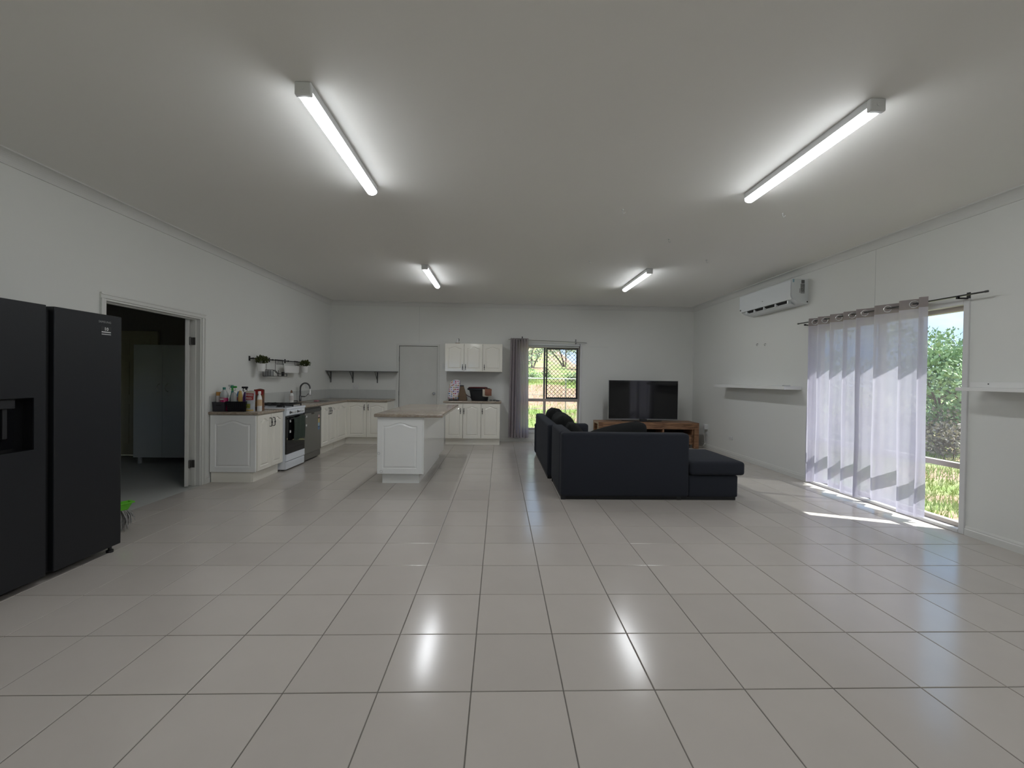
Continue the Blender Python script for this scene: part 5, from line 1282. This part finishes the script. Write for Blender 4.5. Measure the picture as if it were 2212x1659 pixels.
# ------------------------------------------------------------------ outdoors
def gh(x, y):
    z = -0.27
    k = 1 - sm(7, 13, x)                          # the bank flattens out towards the scrub beside the house
    z += k * (0.55 * sm(10.0, 14.0, y) + 0.85 * sm(14.5, 16.5, y) + 1.15 * sm(17, 32, y) + 5.0 * sm(34, 70, y))
    z += 0.25 * sm(11, 18, x) + 0.8 * sm(20, 45, x)
    if y > 9.5 or x > 4.6: z += 0.04 * math.sin(x * 1.7 + y) + 0.03 * math.sin(y * 2.3 - x * 0.6)
    return z
def outdoors():
    m = mat('ground_grass', (0.16, 0.24, 0.05), 0.95)
    nt = m.node_tree; n = nt.nodes; l = nt.links; p = n['Principled BSDF']
    ge = n.new('ShaderNodeNewGeometry'); no = n.new('ShaderNodeTexNoise'); no.inputs['Scale'].default_value = 0.9; no.inputs['Detail'].default_value = 8
    n2 = n.new('ShaderNodeTexNoise'); n2.inputs['Scale'].default_value = 9; n2.inputs['Detail'].default_value = 5
    sx = n.new('ShaderNodeSeparateXYZ'); st = n.new('ShaderNodeMapRange'); st.inputs[1].default_value = 0.975; st.inputs[2].default_value = 0.93; st.inputs[4].default_value = 0.33
    add = n.new('ShaderNodeMath'); add.operation = 'ADD'; cr = n.new('ShaderNodeValToRGB'); e = cr.color_ramp.elements
    e[0].position = 0.42; e[0].color = (0.22, 0.32, 0.06, 1); e[1].position = 0.62; e[1].color = (0.42, 0.24, 0.165, 1)
    q = e.new(0.53); q.color = (0.33, 0.32, 0.13, 1)
    mx = n.new('ShaderNodeMixRGB'); mx.blend_type = 'MULTIPLY'; mx.inputs[0].default_value = 0.55
    l.new(ge.outputs['Position'], no.inputs[0]); l.new(ge.outputs['Position'], n2.inputs[0]); l.new(ge.outputs['Normal'], sx.inputs[0]); l.new(sx.outputs[2], st.inputs[0])
    l.new(no.outputs[0], add.inputs[0]); l.new(st.outputs[0], add.inputs[1]); l.new(add.outputs[0], cr.inputs[0]); l.new(cr.outputs[0], mx.inputs[1]); l.new(n2.outputs[0], mx.inputs[2])
    hs = n.new('ShaderNodeBrightContrast'); hs.inputs['Bright'].default_value = 0.03
    l.new(mx.outputs[0], hs.inputs[0]); l.new(hs.outputs[0], p.inputs['Base Color'])
    bm = bmesh.new(); xs = [-45 + 1.0 * i for i in range(101)]; ys = [-35 + 0.5 * j for j in range(191)]
    V = [[bm.verts.new((x, y, gh(x, y) - (0.05 if XL - 4.5 < x < XR and YF - 0.5 < y < YB + 0.3 else 0))) for x in xs] for y in ys]
    for a, b in zip(V, V[1:]):
        for i in range(len(xs) - 1): bm.faces.new((a[i], a[i + 1], b[i + 1], b[i]))
    S('ground', bm, m, 'grassy ground with reddish dirt outside the windows')
    rnd = random.Random(11)
    # grass blades near the tall window and on the bank behind
    bm = bmesh.new()
    def blade(x, y, h):
        z = gh(x, y); a = rnd.random() * 6.28; w = 0.006 + 0.002 * rnd.random(); lx, ly = rnd.uniform(-.5, .5) * h, rnd.uniform(-.5, .5) * h
        v = [bm.verts.new((x - w * math.cos(a), y - w * math.sin(a), z - 0.01)), bm.verts.new((x + w * math.cos(a), y + w * math.sin(a), z - 0.01)), bm.verts.new((x + lx, y + ly, z + h))]
        bm.faces.new(v)
    for _ in range(16000):
        x = rnd.uniform(4.5, 11.5); y = x * rnd.uniform(0.72, 1.35) + rnd.uniform(-0.3, 0.3)
        if math.sin(x * 2.1) + math.sin(y * 1.7 + x) > -0.5: blade(x, y, rnd.uniform(0.04, 0.13))
    for _ in range(9000):
        y = rnd.uniform(9.6, 22); x = y * rnd.uniform(0.0, 0.26)
        blade(x, y, rnd.uniform(0.06, 0.22))
    tag(obj('grass_blades', bm, mat('grass_blade', (0.17, 0.28, 0.05), 0.8, var=(0.8, 0.8, (0.30, 0.30, 0.10)))), 'green grass growing outside the windows', 'grass', kind='stuff')

    M_BARK = mat('bark', (0.16, 0.12, 0.105), 0.9, var=(12, 0.6)); 
    LEAF = {'green': mat('leaf_green', (0.19, 0.28, 0.13), 0.55, var=(1.3, 0.9, (0.28, 0.38, 0.21))), 'grey': mat('leaf_grey', (0.24, 0.29, 0.20), 0.55, var=(1.3, 0.9, (0.34, 0.37, 0.27))), 'dry': mat('leaf_dry', (0.22, 0.185, 0.16), 0.8, var=(2, 0.8, (0.30, 0.26, 0.22)))}
    def tree(name, label, x, y, h, sp, kind, nl, size, seed, low=0.25, cat='tree'):
        r = random.Random(seed); z = gh(x, y) - 0.05
        t = thing(name, label, cat, (x, y, z), group='trees and bushes outside')
        tips = []; bm = bmesh.new()
        for s in range(r.randint(2, 4)):
            a = r.random() * 6.28; p = Vector((0.05 * math.cos(a), 0.05 * math.sin(a), 0)); pts = [p.copy()]; d = Vector((0.35 * math.cos(a), 0.35 * math.sin(a), 1)).normalized()
            for k in range(5):
                d = (d + Vector((r.uniform(-.25, .25), r.uniform(-.25, .25), 0.05))).normalized(); p = p + d * h * 0.17; pts.append(p.copy())
                if k > 0:
                    b = p + Vector((r.uniform(-1, 1), r.uniform(-1, 1), r.uniform(0.1, 0.8))).normalized() * sp * 0.6
                    tube(bm, [p, (p + b) / 2 + Vector((0, 0, 0.05)), b], [0.018, 0.012, 0.005], 5); tips.append(b)
            tube(bm, pts, [0.05 * h / 3 * (1 - 0.16 * k) for k in range(6)], 6); tips.append(p)
        obj('trunk', bm, M_BARK, t)
        bm = bmesh.new()
        blobs = [(Vector((r.uniform(-.7, .7) * sp, r.uniform(-.7, .7) * sp, h * r.uniform(low, 0.88))), r.uniform(0.28, 0.5) * sp) for _ in range(14)] + [(q, 0.35 * sp) for q in tips]
        for k in range(nl):
            c0, rad = r.choice(blobs); leaves(bm, c0.x, c0.y, c0.z, rad, rad, rad * 0.8, 1, size, r, up=0.0)
        tag(obj('foliage', bm, LEAF[kind], t), kind='stuff')
    G = [('pale green leafy tree with several thin stems outside the tall window', 10.2, 9.25, 2.62, 1.15, 'green', 4200),
         ('rounded green tree beyond the tall window, behind the thin stemmed tree', 12.9, 11.6, 2.85, 1.5, 'green', 3600),
         ('grey green gum tree on the rise beyond the tall window', 16.5, 14.2, 3.1, 1.9, 'grey', 3200),
         ('broad green tree beyond the curtained part of the tall window', 11.0, 13.6, 2.6, 1.6, 'green', 3000),
         ('grey green tree further along from the curtained window part', 9.5, 16.5, 2.9, 1.7, 'grey', 2400),
         ('leafy green tree beyond the ledge shelf side of the tall window', 13.6, 8.6, 2.8, 1.5, 'green', 3200)]
    for i, (lb, x, y, h, sp, k, nl) in enumerate(G): tree('leafy_tree', lb, x, y, h, sp, k, nl, 0.10, 20 + i, 0.18)
    for i, (x, y) in enumerate(((9.6, 8.5), (10.1, 9.9), (10.9, 8.9), (9.9, 11.0))):
        tree('scrub_bush', 'low dry grey scrub under the trees outside the tall window', x, y, 0.85, 0.75, 'dry', 1500, 0.07, 50 + i, 0.05, 'bush')
    for i, (lb, x, y, h, sp, k) in enumerate((('grey gum tree on the hillside behind the back window', 2.2, 28.0, 3.6, 1.9, 'grey'), ('tall grey tree on the hillside behind the security screen', 5.2, 33.0, 4.2, 2.1, 'grey'), ('green tree on the hillside right of the security screen', 7.2, 27.0, 3.6, 1.9, 'green'), ('green hillside tree half hidden by the gathered curtain', -0.4, 34.0, 4.2, 2.2, 'green'))):
        tree('hillside_tree', lb, x, y, h, sp, k, 2200, 0.16, 70 + i, 0.12)
    for i, (x, y) in enumerate(((1.5, 19.5), (2.3, 21.0), (3.4, 19.0), (4.4, 21.5))):
        tree('hillside_bush', 'small green bush on the bank behind the fence', x, y, 0.40, 0.45, 'green', 500, 0.07, 90 + i, 0.1, 'bush')
    f = thing('wire_fence', 'white railed wire fence outside the back window', 'fence', (0, 13.2, gh(0, 13.2)))
    mw = mat('fence_paint', (0.8, 0.8, 0.78), 0.5); z0 = gh(0, 13.2)
    obj('top_rail', T([(-9, 0, 1.385 - z0), (12, 0, 1.365 - z0)], 0.019, 8), mw, f)
    for z in (0.30, 0.75): obj('wire', T([(-9, 0, z - 0.12), (12, 0, z - 0.12)], 0.006, 5), M_STEEL, f)
    for x in (-6.6, -3.7, -0.8, 2.12, 5.0, 7.9, 10.8): obj('post', T([(x, 0, -0.35), (x, 0, 1.38 - z0)], 0.016, 8), M_STEEL, f)
outdoors()
